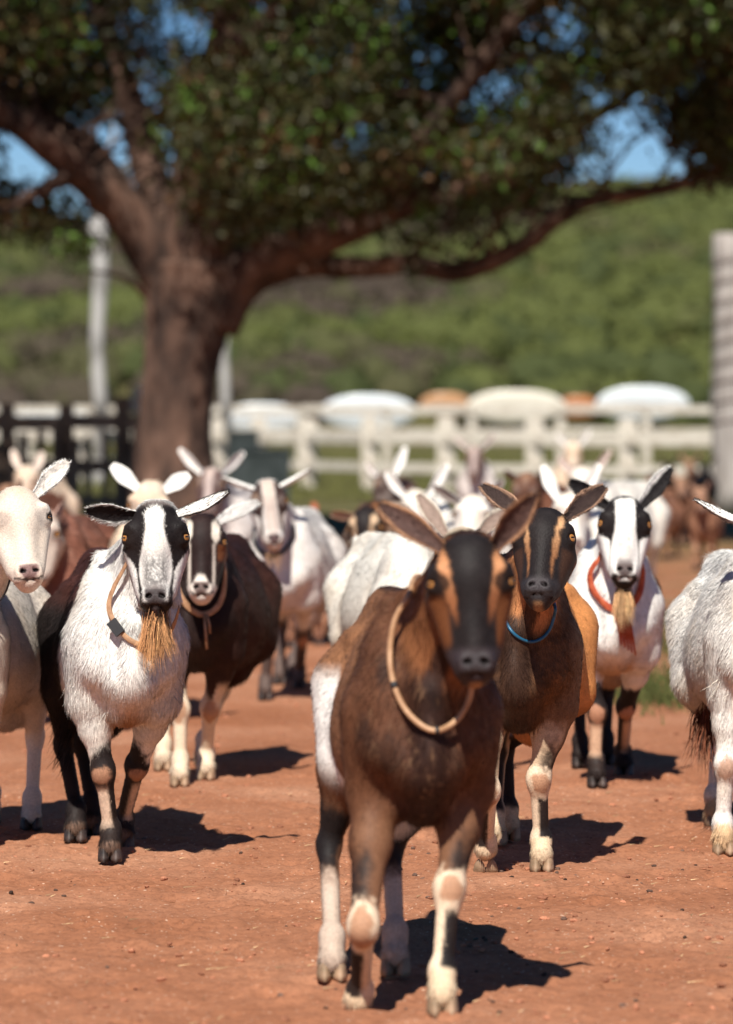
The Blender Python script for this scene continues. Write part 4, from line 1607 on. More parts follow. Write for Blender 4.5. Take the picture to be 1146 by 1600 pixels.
def nose_col(C, I, g, col=(.05, .035, .033)):
    H = I['H']
    C = mixc(C, col, nose_mask(H) * I['w_head'])
    # inside of nostril and mouth line
    x, y, z = np.abs(H[:, 0]), H[:, 1], H[:, 2]
    q = ((x - .0165) / .0098) ** 2 + ((z + .235) / .0060) ** 2
    C = mixc(C, (.006, .004, .004), ss(1.2, .7, q) * (y < .018) * I['w_head'])
    ml = np.abs(z - (-.2572 + .013 * ss(.02, .05, x)))
    C = mixc(C, (.02, .012, .01), ss(.0035, .0015, ml) * (x < .04) * (y < .07) * I['w_head'] * .9)
    # eye lid rims
    for e, RR in g.eyes:
        P = (I['P'] - e) @ RR / g.hs
        r = np.sqrt((P[:, 0] / .0185) ** 2 + (P[:, 1] / .0125) ** 2)
        C = mixc(C, (.012, .008, .007), ss(1.12, .95, r) * (P[:, 2] > .005))
    return C


def knees(C, I, col=KNEE, wid=.24, lat=0.15):
    m = I['w_leg'] * I['front'] * ss(1.15, .82, np.sqrt(((I['L'] - 1.05) / wid) ** 2 + ((I['lat'] - .12) / .72) ** 2) + .42 * fbm(I['P'], 55, 3)) * (I['fr'] > 0) * .85
    return mixc(C, col, m)


def nz(I, s, off=0): return fbm(I['P'] + off, s, 3)


def coat_bw(g, I):
    """white front, black rear, striped face (left goat)"""
    P, B, H = I['P'], I['B'], I['H']
    n = len(P); wn = nz(I, 18); w2 = nz(I, 60, 3)
    C = np.tile(np.array(WHITE, np.float32), (n, 1))
    C = mixc(C, CREAM, .35 * ss(0, .6, nz(I, 7)) + .25 * ss(.55, .42, B[:, 2]))
    tors = (1 - I['w_head'])
    bk = ss(.0, .05, B[:, 1] - .255 + .05 * wn - .10 * ss(.55, .75, B[:, 2]) * 0 + .07 * ss(.60, .40, B[:, 2]) * -1)
    C = mixc(C, BLACK, bk * tors)
    C = mixc(C, (.075, .028, .022), ss(-.1, .12, B[:, 1] - .16 + .05 * wn) * ss(.63, .70, B[:, 2] + .02 * wn) * tors * (1 - .35 * ss(-.2, .4, w2)) * (1 - I['w_neck']))
    C = mixc(C, TAN, ss(.06, 0, np.abs(B[:, 0])) * ss(.46, .38, B[:, 2]) * ss(.2, .05, B[:, 1]) * .9 * (1 - I['w_leg']))
    C = mixc(C, (.28, .12, .05), ss(.41, .36, B[:, 2]) * (B[:, 1] < .3) * (1 - I['w_leg']) * .8)
    # legs
    L, fr, lat = I['L'], I['fr'], I['lat']
    wl = I['w_leg']
    f = I['front']
    C = mixc(C, BLACK, wl * f * ss(.56, .78, L + .14 * wn + .14 * w2 - .10 * lat))
    C = mixc(C, BLACK, wl * ~f * 1.0)
    C = mixc(C, (.70, .52, .38), wl * f * ss(1.15, 1.35, L) * ss(2.0, 1.75, L + .1 * wn) * ss(.45, .75, fr + .55 * lat - .1))
    C = mixc(C, (.22, .14, .10), wl * ss(2.75, 3.0, L + .2 * wn) * .8)
    C = knees(C, I, (.42, .22, .13), .13)
    # head
    wh = I['w_head']
    x, y, z = np.abs(H[:, 0]), H[:, 1], H[:, 2]
    hw = np.tile(np.array(WHITE, np.float32) * .93, (n, 1))
    cen = ss(.030, .008, x + .004 * wn)
    hw = mixc(hw, CREAM, .5 * ss(-.03, -.09, z) * ss(-.15, -.07, z) * cen)
    # grey grizzle on the bridge
    gz = ss(1.15, .3, np.abs((z + .178) / .068)) * ss(.042, .018, x)
    hw = mixc(hw, (.06, .055, .055), np.clip(gz * ss(-.95, .35, w2 * .4 + nz(I, 260, 9) * 1.3), 0, 1) * .82)
    # black eye stripe
    inner = .0250 + .016 * ss(-.06, -.15, z) - .008 * ss(-.17, -.23, z) + .004 * wn - .010 * ss(-.035, 0, z)
    outer = .090 - .044 * ss(-.085, -.180, z) - .003 * ss(-.18, -.23, z) + .004 * wn + .003 * nz(I, 130, 2)
    st = ss(-.0025, .0025, x - inner) * ss(.0025, -.0025, x - outer) * (y < .095)
    hw = mixc(hw, BLACK, st * ss(-.262, -.25, z))
    hw = mixc(hw, BLACK, ss(-.020, -.006, z + .006 * wn + .12 * (x < .02) * 0) * ss(-.5, .3, w2 + .4) * .9 * ss(.0, .012, x - .012 + ss(0, .02, y) * .03))
    hw = mixc(hw, (.25, .2, .18), ss(-.01, .005, z) * .7)
    # muzzle
    hw = mixc(hw, (.16, .135, .13), ss(-.195, -.222, z) * ss(.036, .020, x) * ss(-.3, .4, w2 + .35))
    hw = mixc(hw, BLACK, ss(-.246, -.254, z + .0 * x) * ss(-.285, -.272, z) * (y < .075))
    hw = mixc(hw, (.13, .10, .10), ss(-.258, -.266, z) * ss(.010, 0.0, x) * .7)
    C = C * (1 - wh[:, None]) + hw * wh[:, None]
    C = nose_col(C, I, g, (.055, .045, .045))
    ln = base_len(I, body=.024, face=.0075, leg=.010, neck=.022)
    ln = ln + .016 * wl * ss(.5, 0, L) * (1 - f * .4) + .012 * wl * ~f * ss(1.3, .4, L)
    return C, ln


def coat_alpine(dark=(.030, .016, .012), flank=(.27, .125, .052), neck=(.29, .12, .05), belly=None, face_stripe=(.50, .28, .14), cheek=(.045, .022, .014), muzzle=(.03, .025, .026),
                band=None, chest=(.06, .032, .020), mott=.5, legc=(.62, .45, .30), stripe_in=.024, stripe_w=.013, stripe_dx=.016, saddle=.02, legtop=(.16, .085, .045), cheek2=None, front_dark=.26, hl=1.0, brow=0.0, hindend=2.1, stripe_end=-.175):
    def fn(g, I):
        P, B, H = I['P'], I['B'], I['H']
        n = len(P); wn = nz(I, 16); w2 = nz(I, 70, 3); w3 = fbm(P * np.array([1, 1, .35]), 120, 2)
        C = np.tile(np.array(flank, np.float32), (n, 1))
        C = C * (1 + .35 * mott * w3[:, None] + .25 * mott * wn[:, None])
        C = mixc(C, dark, ss(.2, .8, w3 + .6 * w2 + .3 * wn) * mott * .9)
        C = mixc(C, np.array(flank) * 1.9, ss(.15, .7, nz(I, 150, 4) - .4 * w2) * mott * .5)
        # dorsal line and dark fore-hand
        C = mixc(C, dark, ss(.030, .012, np.abs(B[:, 0])) * ss(.66, .70, B[:, 2]) * .9)
        fd = ss(.05, -.05, B[:, 1] - front_dark + .08 * (B[:, 2] - .5) + .04 * wn)
        C = mixc(C, chest, fd * (.85 + .15 * w2))
        C = mixc(C, dark, fd * ss(.07, .015, np.abs(B[:, 0]) + .03 * wn) * .85)
        C = mixc(C, BLACK, fd * ss(.1, .5, wn + .5 * fbm(I['P'] + 31, 5, 2)) * .6)
        C = mixc(C, (.20, .11, .06), fd * ss(.25, .8, w3 + .5 * w2) * mott * .75)
        if band is not None:
            C = mixc(C, (.34, .17, .085), ss(.035, .0, np.abs(B[:, 1] - .175 - .12 * (.7 - B[:, 2]) + .012 * wn)) * ss(.42, .5, B[:, 2]) * .75 * ss(.03, .07, np.abs(B[:, 0])))
            m = ss(.02, .0, np.abs(B[:, 1] - (.510 + .55 * (B[:, 2] - .5))) - .047 + .02 * wn) * ss(.66, .60, B[:, 2])
            m = np.maximum(m, ss(.385, .36, B[:, 2] + .01 * wn) * (B[:, 1] > .25))
            C = mixc(C, band, m)
        # neck: tan sides, dark throat
        wnk = I['w_neck'] * (1 - I['w_head'])
        hx = np.abs(P[:, 0] - (g.n0 + (g.n1 - g.n0) * np.clip((P[:, 2:3] - g.n0[2]) / (g.n1[2] - g.n0[2]), 0, 1))[:, 0])
        nc = np.tile(np.array(neck, np.float32), (n, 1)) * (1 + .25 * w3[:, None])
        nc = mixc(nc, dark, ss(.028, .014, hx + .008 * wn) * .92)
        C = C * (1 - wnk[:, None]) + nc * wnk[:, None]
        L, fr, lat = I['L'], I['fr'], I['lat']; wl = I['w_leg']; f = I['front']
        lc = np.tile(np.array(legtop, np.float32), (n, 1)) * (1 + .3 * w3[:, None])
        lc = mixc(lc, legc, ss(.1, .4, L + .1 * w2) * ss(.0, .5, fr - .6 * lat + .15) * .9)
        lc = mixc(lc, BLACK, ss(.35, .75, L + .22 * w2 + .1 * wn) * ss(.92, .80, L + .08 * w2) * ss(-.5, .5, lat + .25 * fr + .3 * w2) * .92)
        lc = mixc(lc, (.72, .56, .40), ss(.80, .90, L + .10 * w2) * f)
        lc = mixc(lc, BLACK, f * ss(1.24, 1.34, L + .05 * w2) * ss(2.3, 1.95, L + .15 * w2) * ss(.12, .45, lat + .50 * fr + .12 * w2))
        lc = mixc(lc, (.66, .50, .33), ss(2.05, 2.25, L + .12 * wn))
        hind = (~f).astype(float)
        lc = mixc(lc, BLACK, hind * ss(.25, .6, L + .1 * w2) * ss(hindend + .2, hindend - .15, L + .15 * w2) * ss(-.9, -.2, lat + .6 * fr))
        if hindend < 2: lc = mixc(lc, (.50, .40, .32), hind * ss(hindend - .1, hindend + .2, L + .15 * w2) * ss(-.7, .1, fr - .4 * lat))
        C = C * (1 - wl[:, None]) + lc * wl[:, None]
        C = knees(C, I, KNEE, .15)
        # head
        wh = I['w_head']
        x, y, z = np.abs(H[:, 0]), H[:, 1], H[:, 2]
        hc = np.tile(np.array(BLACK, np.float32), (n, 1))
        hc = hc * (1 + .8 * np.clip(w2, 0, 1)[:, None])
        hc = mixc(hc, cheek, ss(.006, -.006, .050 - x + .004 * wn) * ss(-.11, -.12, z))
        if cheek2 is not None:
            hc = mixc(hc, cheek2, ss(-.004, .006, x - .042 - .02 * ss(-.11, -.09, z) + .003 * wn) * ss(-.095, -.115, z) * ss(-.215, -.19, z) * ss(0, .035, y))
        sx = stripe_in + stripe_dx * ss(-.17, -.05, z)
        sw = stripe_w * (ss(-.20, -.07, z) * .75 + .25) * ss(-.012, -.040, z)
        fs = np.array(face_stripe)[None] * (1 - .55 * ss(-.07, -.15, z)[:, None] * np.array([[.8, 1, 1.1]]))
        tm = (ss(.004, -.004, np.abs(x - sx) - sw + .004 * w2) * ss(stripe_end - .05, stripe_end, z) * (y < .07))[:, None]
        hc = hc * (1 - tm) + fs * tm
        hc = mixc(hc, TAN, ss(.012, .004, np.sqrt((x - .017) ** 2 + (z + .030) ** 2) + .003 * w2) * .5 * brow)
        hc = mixc(hc, muzzle, ss(-.20, -.22, z))
        hc = mixc(hc, TAN, ss(-.268, -.275, z) * ss(.018, .006, x) * .5)
        er = np.sqrt(((x - .066) / .024) ** 2 + ((z + .084) / .020) ** 2)
        hc = mixc(hc, BLACK, ss(1.15, .85, er + .1 * w2) * .9)
        hc = mixc(hc, neck, ss(.085, .105, y) * ss(-.2, -.12, z) * .6)
        C = C * (1 - wh[:, None]) + hc * wh[:, None]
        C = nose_col(C, I, g, (.045, .038, .04))
        ln = base_len(I, body=.013, face=.005, leg=.007, neck=.013) * hl
        ln = ln + .008 * fd * (1 - wl) * (1 - wh)
        return C, ln
    return fn


def coat_redcollar(g, I):
    P, B, H = I['P'], I['B'], I['H']
    n = len(P); wn = nz(I, 16); w2 = nz(I, 60, 3)
    C = np.tile(np.array(WHITE, np.float32), (n, 1))
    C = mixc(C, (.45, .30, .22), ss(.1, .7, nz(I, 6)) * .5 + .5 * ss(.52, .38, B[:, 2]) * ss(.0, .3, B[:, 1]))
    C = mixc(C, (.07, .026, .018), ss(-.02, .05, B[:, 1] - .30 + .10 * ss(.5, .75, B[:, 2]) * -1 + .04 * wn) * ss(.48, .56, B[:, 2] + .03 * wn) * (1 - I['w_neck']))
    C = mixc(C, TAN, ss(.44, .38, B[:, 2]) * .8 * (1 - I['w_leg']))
    L, fr, lat = I['L'], I['fr'], I['lat']; wl = I['w_leg']; f = I['front']
    C = mixc(C, BLACK, wl * f * ss(.50, .60, L + .15 * wn + .10 * w2))
    C = mixc(C, BLACK, wl * ~f)
    C = mixc(C, (.62, .40, .26), wl * f * ss(1.15, 1.3, L) * ss(1.95, 1.75, L + .1 * wn) * ss(.30, .6, fr + .4 * lat))
    C = knees(C, I, (.45, .22, .13), .17)
    wh = I['w_head']; x, y, z = np.abs(H[:, 0]), H[:, 1], H[:, 2]
    hw = np.tile(np.array(WHITE, np.float32) * .93, (n, 1))
    hw = mixc(hw, (.40, .29, .23), ss(1.1, .2, np.abs((z + .135) / .05)) * ss(.030, .010, x) * ss(-.4, .5, w2 + wn) * .8)
    hw = mixc(hw, (.35, .30, .27), ss(-.155, -.19, z) * ss(.034, .012, x) * ss(-.6, .4, w2) * .6)
    inner = .030 + .012 * ss(-.08, -.17, z) + .004 * wn
    outer = .085 - .040 * ss(-.10, -.14, z) + .003 * wn
    hw = mixc(hw, BLACK, ss(-.0025, .0025, x - inner) * ss(.0025, -.0025, x - outer) * ss(-.245, -.22, z) * (y < .09))
    hw = mixc(hw, BLACK, ss(-.014, -.002, z + .005 * wn))
    hw = mixc(hw, (.20, .17, .16), ss(-.195, -.215, z) * ss(.030, .018, x) * ss(-.246, -.240, z))
    hw = mixc(hw, BLACK, ss(-.262, -.270, z) * (y < .06) + ss(.018, .026, x) * ss(-.245, -.255, z) * (y < .06))
    C = C * (1 - wh[:, None]) + hw * wh[:, None]
    C = nose_col(C, I, g, (.10, .075, .07))
    return C, base_len(I, body=.018, face=.006, neck=.016)


def coat_darkbrown(g, I):
    P, B, H = I['P'], I['B'], I['H']
    n = len(P); wn = nz(I, 14); w2 = nz(I, 60, 3)
    C = np.tile(np.array((.040, .015, .011), np.float32), (n, 1)) * (1 + .5 * wn[:, None])
    C = mixc(C, BLACK, ss(.10, -.05, B[:, 1] + .05 * wn) * .7)
    L, fr, lat = I['L'], I['fr'], I['lat']; wl = I['w_leg']; f = I['front']
    C = mixc(C, (.03, .013, .01), wl * ss(.6, .2, L))
    C = mixc(C, (.72, .58, .42), wl * ss(.40, .62, L - .35 * (lat < 0) * fr + .1 * wn))
    C = knees(C, I, (.40, .20, .11), .20)
    wh = I['w_head']; x, y, z = np.abs(H[:, 0]), H[:, 1], H[:, 2]
    hc = np.tile(np.array((.022, .012, .011), np.float32), (n, 1)) * (1 + .4 * w2[:, None])
    sx = .045 + .004 * wn
    hc = mixc(hc, (.68, .60, .50), ss(.003, -.003, np.abs(x - sx) - .013 * ss(-.005, -.03, z) * ss(-.10, -.07, z)))
    hc = mixc(hc, (.62, .54, .46), ss(.003, -.003, np.abs(x - .040 + .04 * ss(-.10, -.2, z) * 0) - .004) * ss(-.09, -.10, z) * (y < .075))
    hc = mixc(hc, (.16, .055, .022), ss(.048, .056, x) * ss(-.09, -.10, z) * ss(-.15, -.13, z))
    hc = mixc(hc, (.72, .64, .56), ss(-.188, -.205, z + .006 * wn + .03 * ss(.01, .03, x)))
    C = C * (1 - wh[:, None]) + hc * wh[:, None]
    C = nose_col(C, I, g, (.13, .09, .08))
    return C, base_len(I, body=.020, face=.006, neck=.018)


def coat_plain(base=WHITE, shade=CREAM, face=None, patch=None, legs=None, nose=(.16, .10, .09), blot=None, eye_dark=False, bridge=None, kneec=(.48, .28, .17), hl=1.0, seed=0.0, hoofc=None):
    def fn(g, I):
        P, B, H = I['P'], I['B'], I['H']
        n = len(P); wn = nz(I, 12, seed); w2 = nz(I, 60, 3)
        C = np.tile(np.array(base, np.float32), (n, 1))
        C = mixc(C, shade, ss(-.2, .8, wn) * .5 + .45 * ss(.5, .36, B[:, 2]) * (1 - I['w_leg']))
        if blot is not None:
            C = mixc(C, blot[0], ss(-.05, .05, nz(I, blot[1], seed + 3) - blot[2]) * (1 - I['w_head']))
        L, fr, lat = I['L'], I['fr'], I['lat']; wl = I['w_leg']; f = I['front']
        if legs is not None:
            C = mixc(C, legs, wl * ss(.45, .8, L + .15 * wn))
        if hoofc is not None:
            C = mixc(C, hoofc, wl * ss(2.1, 2.4, L))
        C = knees(C, I, kneec, .18)
        wh = I['w_head']; x, y, z = np.abs(H[:, 0]), H[:, 1], H[:, 2]
        hc = np.tile(np.array(face if face is not None else base, np.float32), (n, 1))
        hc = mixc(hc, shade, .35 * ss(-.2, .5, wn) + .4 * ss(-.04, -.01, z))
        if eye_dark:
            outer = .085 - .035 * ss(-.10, -.15, z)
            hc = mixc(hc, eye_dark, ss(-.004, .004, x - .026 - .012 * ss(-.08, -.16, z) + .004 * wn) * ss(.003, -.003, x - outer) * ss(-.24, -.2, z) * (y < .10))
        if bridge is not None:
            hc = mixc(hc, bridge, ss(.028, .020, x + .003 * wn) * ss(-.22, -.2, z))
        hc = mixc(hc, (.52, .34, .22), .30 * ss(-.1, .6, fbm(H + seed, 14, 3)) + .25 * ss(.03, .0, x) * ss(-.10, -.02, z))
        hc = mixc(hc, (.30, .24, .21), .5 * ss(1.5, .8, np.sqrt(((x - .060) / .024) ** 2 + ((z + .084) / .018) ** 2)))
        hc = mixc(hc, (.62, .47, .40), ss(-.222, -.235, z) * .35)
        C = C * (1 - wh[:, None]) + hc * wh[:, None]
        C = nose_col(C, I, g, nose)
        return C, base_len(I, body=.020, face=.006, neck=.018) * hl
    return fn
# ------------------------------------------------------------------ the herd
M_TUBE = noise_mat("collar_tan_tube", (.34, .18, .09), (.50, .30, .17), scale=30, rough=.45, bump=.1)
M_LEATHER = noise_mat("collar_leather", (.32, .17, .09), (.48, .28, .16), scale=40, rough=.6, bump=.2)
M_BLUE = plain_mat("collar_blue_cord", (.01, .09, .17), rough=.4)
M_RED = noise_mat("collar_orange_red", (.34, .05, .02), (.52, .12, .05), scale=40, rough=.7, bump=.3)
M_DKCOL = plain_mat("collar_black_webbing", (.02, .02, .022), rough=.6)
M_METAL = plain_mat("buckle_metal", (.35, .34, .32), rough=.3, metallic=.9)

GR = "goats walking down the dirt track"


def E2(base_x, lt, rt, w, od_l, od_r, cin, cout, d=(-.08, -.08), bz=-.018, by=.055, **kw):
    a = dict(width=w, cin=cin, cout=cout); a.update(kw)
    return [dict(side=-1, base_h=(-base_x, by, bz), tip_px=lt, tip_d=d[0], open_dir=od_l, **a),
            dict(side=1, base_h=(base_x, by, bz), tip_px=rt, tip_d=d[1], open_dir=od_r, **a)]


# --- 1: the leading brown goat
g1 = Goat('lead', 662, 7.74, 6, (735, 840, -.27), pitch=10, yaw=2, roll=-2, fat=.93, head_s=1.03, neck_r=.98, zs=1.24, eye_r=.0192,
          feet=[dict(px=560, d=7.6, bend=1, knee=(568, 1448)), dict(px=692, py=1585, kx=702), dict(px=519, py=1530, kx=514), dict(px=618, py=1522, kx=612)],
          coat=coat_alpine(dark=(.020, .010, .009), flank=(.23, .105, .050), neck=(.22, .085, .034), band=(.80, .76, .70), cheek=(.055, .022, .013), cheek2=(.13, .045, .016), brow=0.0, stripe_end=-.125, hindend=1.35,
                           face_stripe=(.48, .22, .10), chest=(.080, .031, .017), mott=.9, legc=(.18, .085, .045), stripe_in=.031, stripe_w=.0100, stripe_dx=.021, legtop=(.11, .045, .022), muzzle=(.035, .025, .027), front_dark=.16, hl=1.15),
          ears=E2(.044, (590, 786), (838, 772), .031, (.25, -1, .1), (-.2, -.7, -.3), (.10, .055, .045), (.42, .22, .12), d=(-.20, -.26), crim=(.42, .22, .12), cup=.8),
          lids=.0060, )
r1 = build_goat(g1, 'dark brown goat leading the herd with a tan tube collar and one front hoof lifted', GR, hairs=60000, hl=.015, dark_hoof=False)
c, P = drape(r1, g1, [(640, 930), (618, 965), (610, 1010), (612, 1055), (628, 1100), (655, 1131), (682, 1142), (710, 1128), (730, 1100), (738, 1066), (740, 1030)], .0062, M_TUBE, label='tan rubber tube collar', off=.014)
for q, w in ((near(P, g1, 681, 1142), .0080), (near(P, g1, 611, 1062), .0072)):
    mb = MB(); mb.tube([P[q - 1] * .6 + P[q] * .4, P[(q + 1) % len(P)] * .6 + P[q] * .4], [w, w], 12); mb.build("collar_joint", M_DKCOL, c, True)

# --- 2: black and white goat at left
g2 = Goat('bw', 199, 10.18, 11, (242, 787, -.20), pitch=12, roll=-1, fat=.92, head_s=1.03, zs=1.22,
          feet=[dict(px=172, py=1345, kx=160), dict(px=192, py=1326, kx=207), dict(px=118, py=1314, kx=100), dict(px=143, py=1304, kx=128)],
          coat=coat_bw, beard=(3600, .165, (.62, .30, .13), 1.35), lids=.0066, wattles=True, h=.0055,
          ears=[dict(side=-1, base_h=(-.046, .055, -.018), tip_px=(132, 798), tip_d=-.10, width=.032, open_dir=(0, -.95, -.40), cin=BLACK, cout=WHITE, cup=.5),
                dict(side=1, base_h=(.046, .055, -.018), tip_px=(360, 766), tip_d=-.12, width=.030, open_dir=(.2, .35, -1), cin=BLACK, cout=WHITE, cup=.75, split=(1, BLACK, .62, .5))])
r2 = build_goat(g2, 'white goat with black rear, black eye stripes and a long ginger beard', GR, hairs=150000, hw=.0011, hl=.015)
c, P = drape(r2, g2, [(212, 850), (196, 885), (180, 915), (171, 940), (173, 960), (184, 980), (200, 998), (222, 1008), (246, 1006), (268, 985), (280, 950)], .0022, M_LEATHER, label='tan leather strap collar with black buckle', off=.009, flat=3.4)
tg = W(184, 977, 10.0) - g2.org
k = near(P, g2, 184, 979)
t = P[(k + 1) % len(P)] - P[k - 1]; t /= np.linalg.norm(t)
mb = MB(); mb.box((0, 0, 0), (.042, .012, .030)); b1 = mb.build("buckle", M_DKCOL, c)
M = Matrix([list(t), [0, -1, 0], list(np.cross(t, [0, -1.0, 0]))]).transposed().to_4x4(); M.translation = Vector(P[k] + np.array([-.004, -.008, 0])); b1.matrix_local = M
mb = MB(); mb.tube([(-.012, -.008, -.011), (.014, -.008, -.011), (.014, -.008, .011), (-.012, -.008, .011), (-.012, -.008, -.011)], [.0022] * 5, 6)
b2 = mb.build("buckle_frame", M_METAL, c); b2.matrix_local = M.copy()

# --- 3: brown goat with blue collar
g3 = Goat('blue', 810, 9.96, -7, (851, 788, -.22), pitch=33, yaw=-10, roll=0, fat=.92, head_s=1.0, hx=.93, zs=1.22, neck_r=.90,
          feet=[dict(px=763, d=9.8, bend=1, knee=(763, 1236)), dict(px=847, py=1361, kx=843), dict(px=775, py=1318, kx=780), dict(px=796, py=1312, kx=790)],
          coat=coat_alpine(mott=.28, stripe_in=.031, stripe_w=.0085, stripe_dx=.016, neck=(.50, .21, .085), flank=(.62, .255, .085), chest=(.026, .016, .012)), h=.0055,
          ears=E2(.044, (751, 756), (948, 759), .030, (.15, -1, .25), (-.1, -1, .25), (.055, .035, .03), (.12, .06, .04), d=(-.02, -.02), crim=(.34, .20, .13), cup=.75, base_w=.42, hair=2600),
          lids=.0095)
r3 = build_goat(g3, 'brown goat with a black face, tan eye stripes and a thin blue cord collar', GR, hairs=120000, hl=.013, hw=.0013, dark_hoof=False)
drape(r3, g3, [(787, 945), (789, 965), (798, 984), (812, 997), (829, 1003), (846, 998), (859, 984), (866, 962), (867, 945)], .0042, M_BLUE, label='thin blue cord collar', off=.004)

# --- 4: white goat with the red collar
g4 = Goat('red', 957, 12.2, -3, (978, 774, -.20), pitch=22, roll=2, fat=1.0, head_s=1.04, hx=.94, neck_r=.95,
          feet=[dict(px=933, py=1229, kx=935), dict(px=975, py=1212, kx=986), dict(px=908, py=1198, kx=905), dict(px=948, py=1194, kx=950)],
          coat=coat_redcollar, beard=(1200, .15, (.62, .36, .18), .8), lids=.008,
          ears=[dict(side=-1, base_h=(-.046, .055, -.018), tip_px=(888, 750), tip_d=-.05, width=.030, open_dir=(0, -1, -.2), cin=BLACK, cout=BLACK, cup=.6),
                dict(side=1, base_h=(.046, .055, -.018), tip_px=(1051, 728), tip_d=-.05, width=.032, open_dir=(-.1, -1, -.2), cin=BLACK, cout=BLACK, cup=.6, split=(-1, WHITE, .35, 0))])
r4 = build_goat(g4, 'white goat with black eye stripes, black ears and a frayed red collar', GR, hairs=60000, hl=.017)
c, P = drape(r4, g4, [(938, 870), (922, 893), (924, 915), (936, 935), (950, 948), (966, 953), (984, 947), (998, 930), (1004, 905), (1004, 880)], .004, M_RED, label='frayed orange-red webbing collar', off=.010, flat=3.0)
k = near(P, g4, 962, 952)
mb = MB()
for q in range(5):
    a = P[k] + np.array([-.01 + q * .005, -.012, 0])
    mb.tube([a, a + np.array([.012 + .004 * q, -.012, -.05]), a + np.array([.02 + .006 * q, .0, -.11 - .008 * q])], [.006, .006, .003], 6)
mb.build("collar_end", M_RED, c, True)

# --- 5: dark brown goat behind the black and white one
g5 = Goat('dark', 304, 12.3, -9, (316, 804, -.20), pitch=17, yaw=0, fat=1.04, head_s=1.0, hx=.90,
          feet=[dict(px=281, py=1228, kx=282), dict(px=322, py=1218, kx=326), dict(px=255, py=1203, kx=258), dict(px=318, py=1195)],
          coat=coat_darkbrown, lids=.008,
          ears=[dict(side=-1, base_h=(-.046, .055, -.018), tip_px=(235, 800), tip_d=-.05, width=.030, open_dir=(0, -1, -.3), cin=WHITE, cout=WHITE),
                dict(side=1, base_h=(.046, .055, -.018), tip_px=(407, 783), tip_d=-.05, width=.030, open_dir=(.1, -.7, .8), cin=(.60, .56, .52), cout=WHITE, cup=.6)])
r5 = build_goat(g5, 'dark brown goat with a pale muzzle and white ears behind the bearded goat', GR, hairs=50000, hl=.018, dark_hoof=False)
c, P = drape(r5, g5, [(278, 880), (276, 905), (282, 930), (296, 950), (315, 960), (334, 954), (347, 935), (352, 905), (352, 880)], .003, M_LEATHER, label='tan leather strap collar with hanging end', off=.008, flat=3.4)
k = near(P, g5, 316, 961)
mb = MB()
mb.tube([P[k] + np.array([.01, -.008, 0]), P[k] + np.array([.014, -.016, -.05]), P[k] + np.array([.018, -.012, -.11])], [.005, .005, .004], 6)
mb.tube([P[k] + np.array([.018, -.008, 0]), P[k] + np.array([.026, -.016, -.03]), P[k] + np.array([.028, -.012, -.06])], [.004, .004, .003], 6)
mb.build("collar_end", M_LEATHER, c, True)

# --- 6: pale spotted goat walking in the gap
g6 = Goat('gap', 440, 15.8, -9, (418, 752, -.22), pitch=14, yaw=4, roll=-6, fat=.98, hx=.88, neck_r=1.0,
          feet=[dict(px=415, py=1093, kx=420), dict(px=468, py=1074, kx=470), dict(px=438, py=1068), dict(px=458, py=1060)],
          coat=coat_plain(base=(.74, .70, .65), shade=(.50, .36, .26), eye_dark=(.04, .022, .02), legs=(.10, .07, .06), nose=(.10, .06, .06), bridge=(.55, .46, .40), kneec=(.5, .25, .14)),
          beard=(120, .13, (.62, .36, .20), 1.4), h=.008,
          ears=E2(.046, (344, 745), (488, 732), .028, (0, -.5, -.9), (0, -.5, -.9), (.75, .70, .62), WHITE, cup=.6, hair=300))
r6 = build_goat(g6, 'pale goat with dark eye patches and a tan beard walking left of the lead goat', GR, hairs=30000, hl=.018, hw=.003)
drape(r6, g6, [(396, 822), (397, 845), (408, 862), (425, 870), (443, 862), (456, 845), (460, 822)], .003, M_DKCOL, label='dark webbing collar', off=.006, flat=3.0)

# --- 7: white goat cut by the left edge
g7 = Goat('left', -84, 10.45, -10, (30, 760, -.24), pitch=20, yaw=13, roll=-4, fat=1.02, head_s=1.0, eye_r=.0185,
          coat=coat_plain(base=(.70, .62, .53), shade=(.66, .50, .36), nose=(.20, .12, .11)), lids=.0045,
          ears=[dict(side=-1, base_h=(-.046, .055, -.018), tip_px=(-52, 742), tip_d=-.05, width=.030, open_dir=(0, -1, 0), cin=(.65, .5, .42), cout=WHITE),
                dict(side=1, base_h=(.046, .055, -.018), tip_px=(108, 719), tip_d=-.05, width=.029, open_dir=(.3, -.2, .6), cin=(.74, .66, .58), cout=WHITE, cup=.75)])
r7 = build_goat(g7, 'white goat with a pinkish nose and raised ear, cut off by the left edge', GR, hairs=80000, hl=.013, hw=.0012)
drape(r7, g7, [(-30, 900), (-24, 930), (-8, 942), (8, 930), (16, 905)], .0028, M_DKCOL, label='dark cord collar', off=.006)

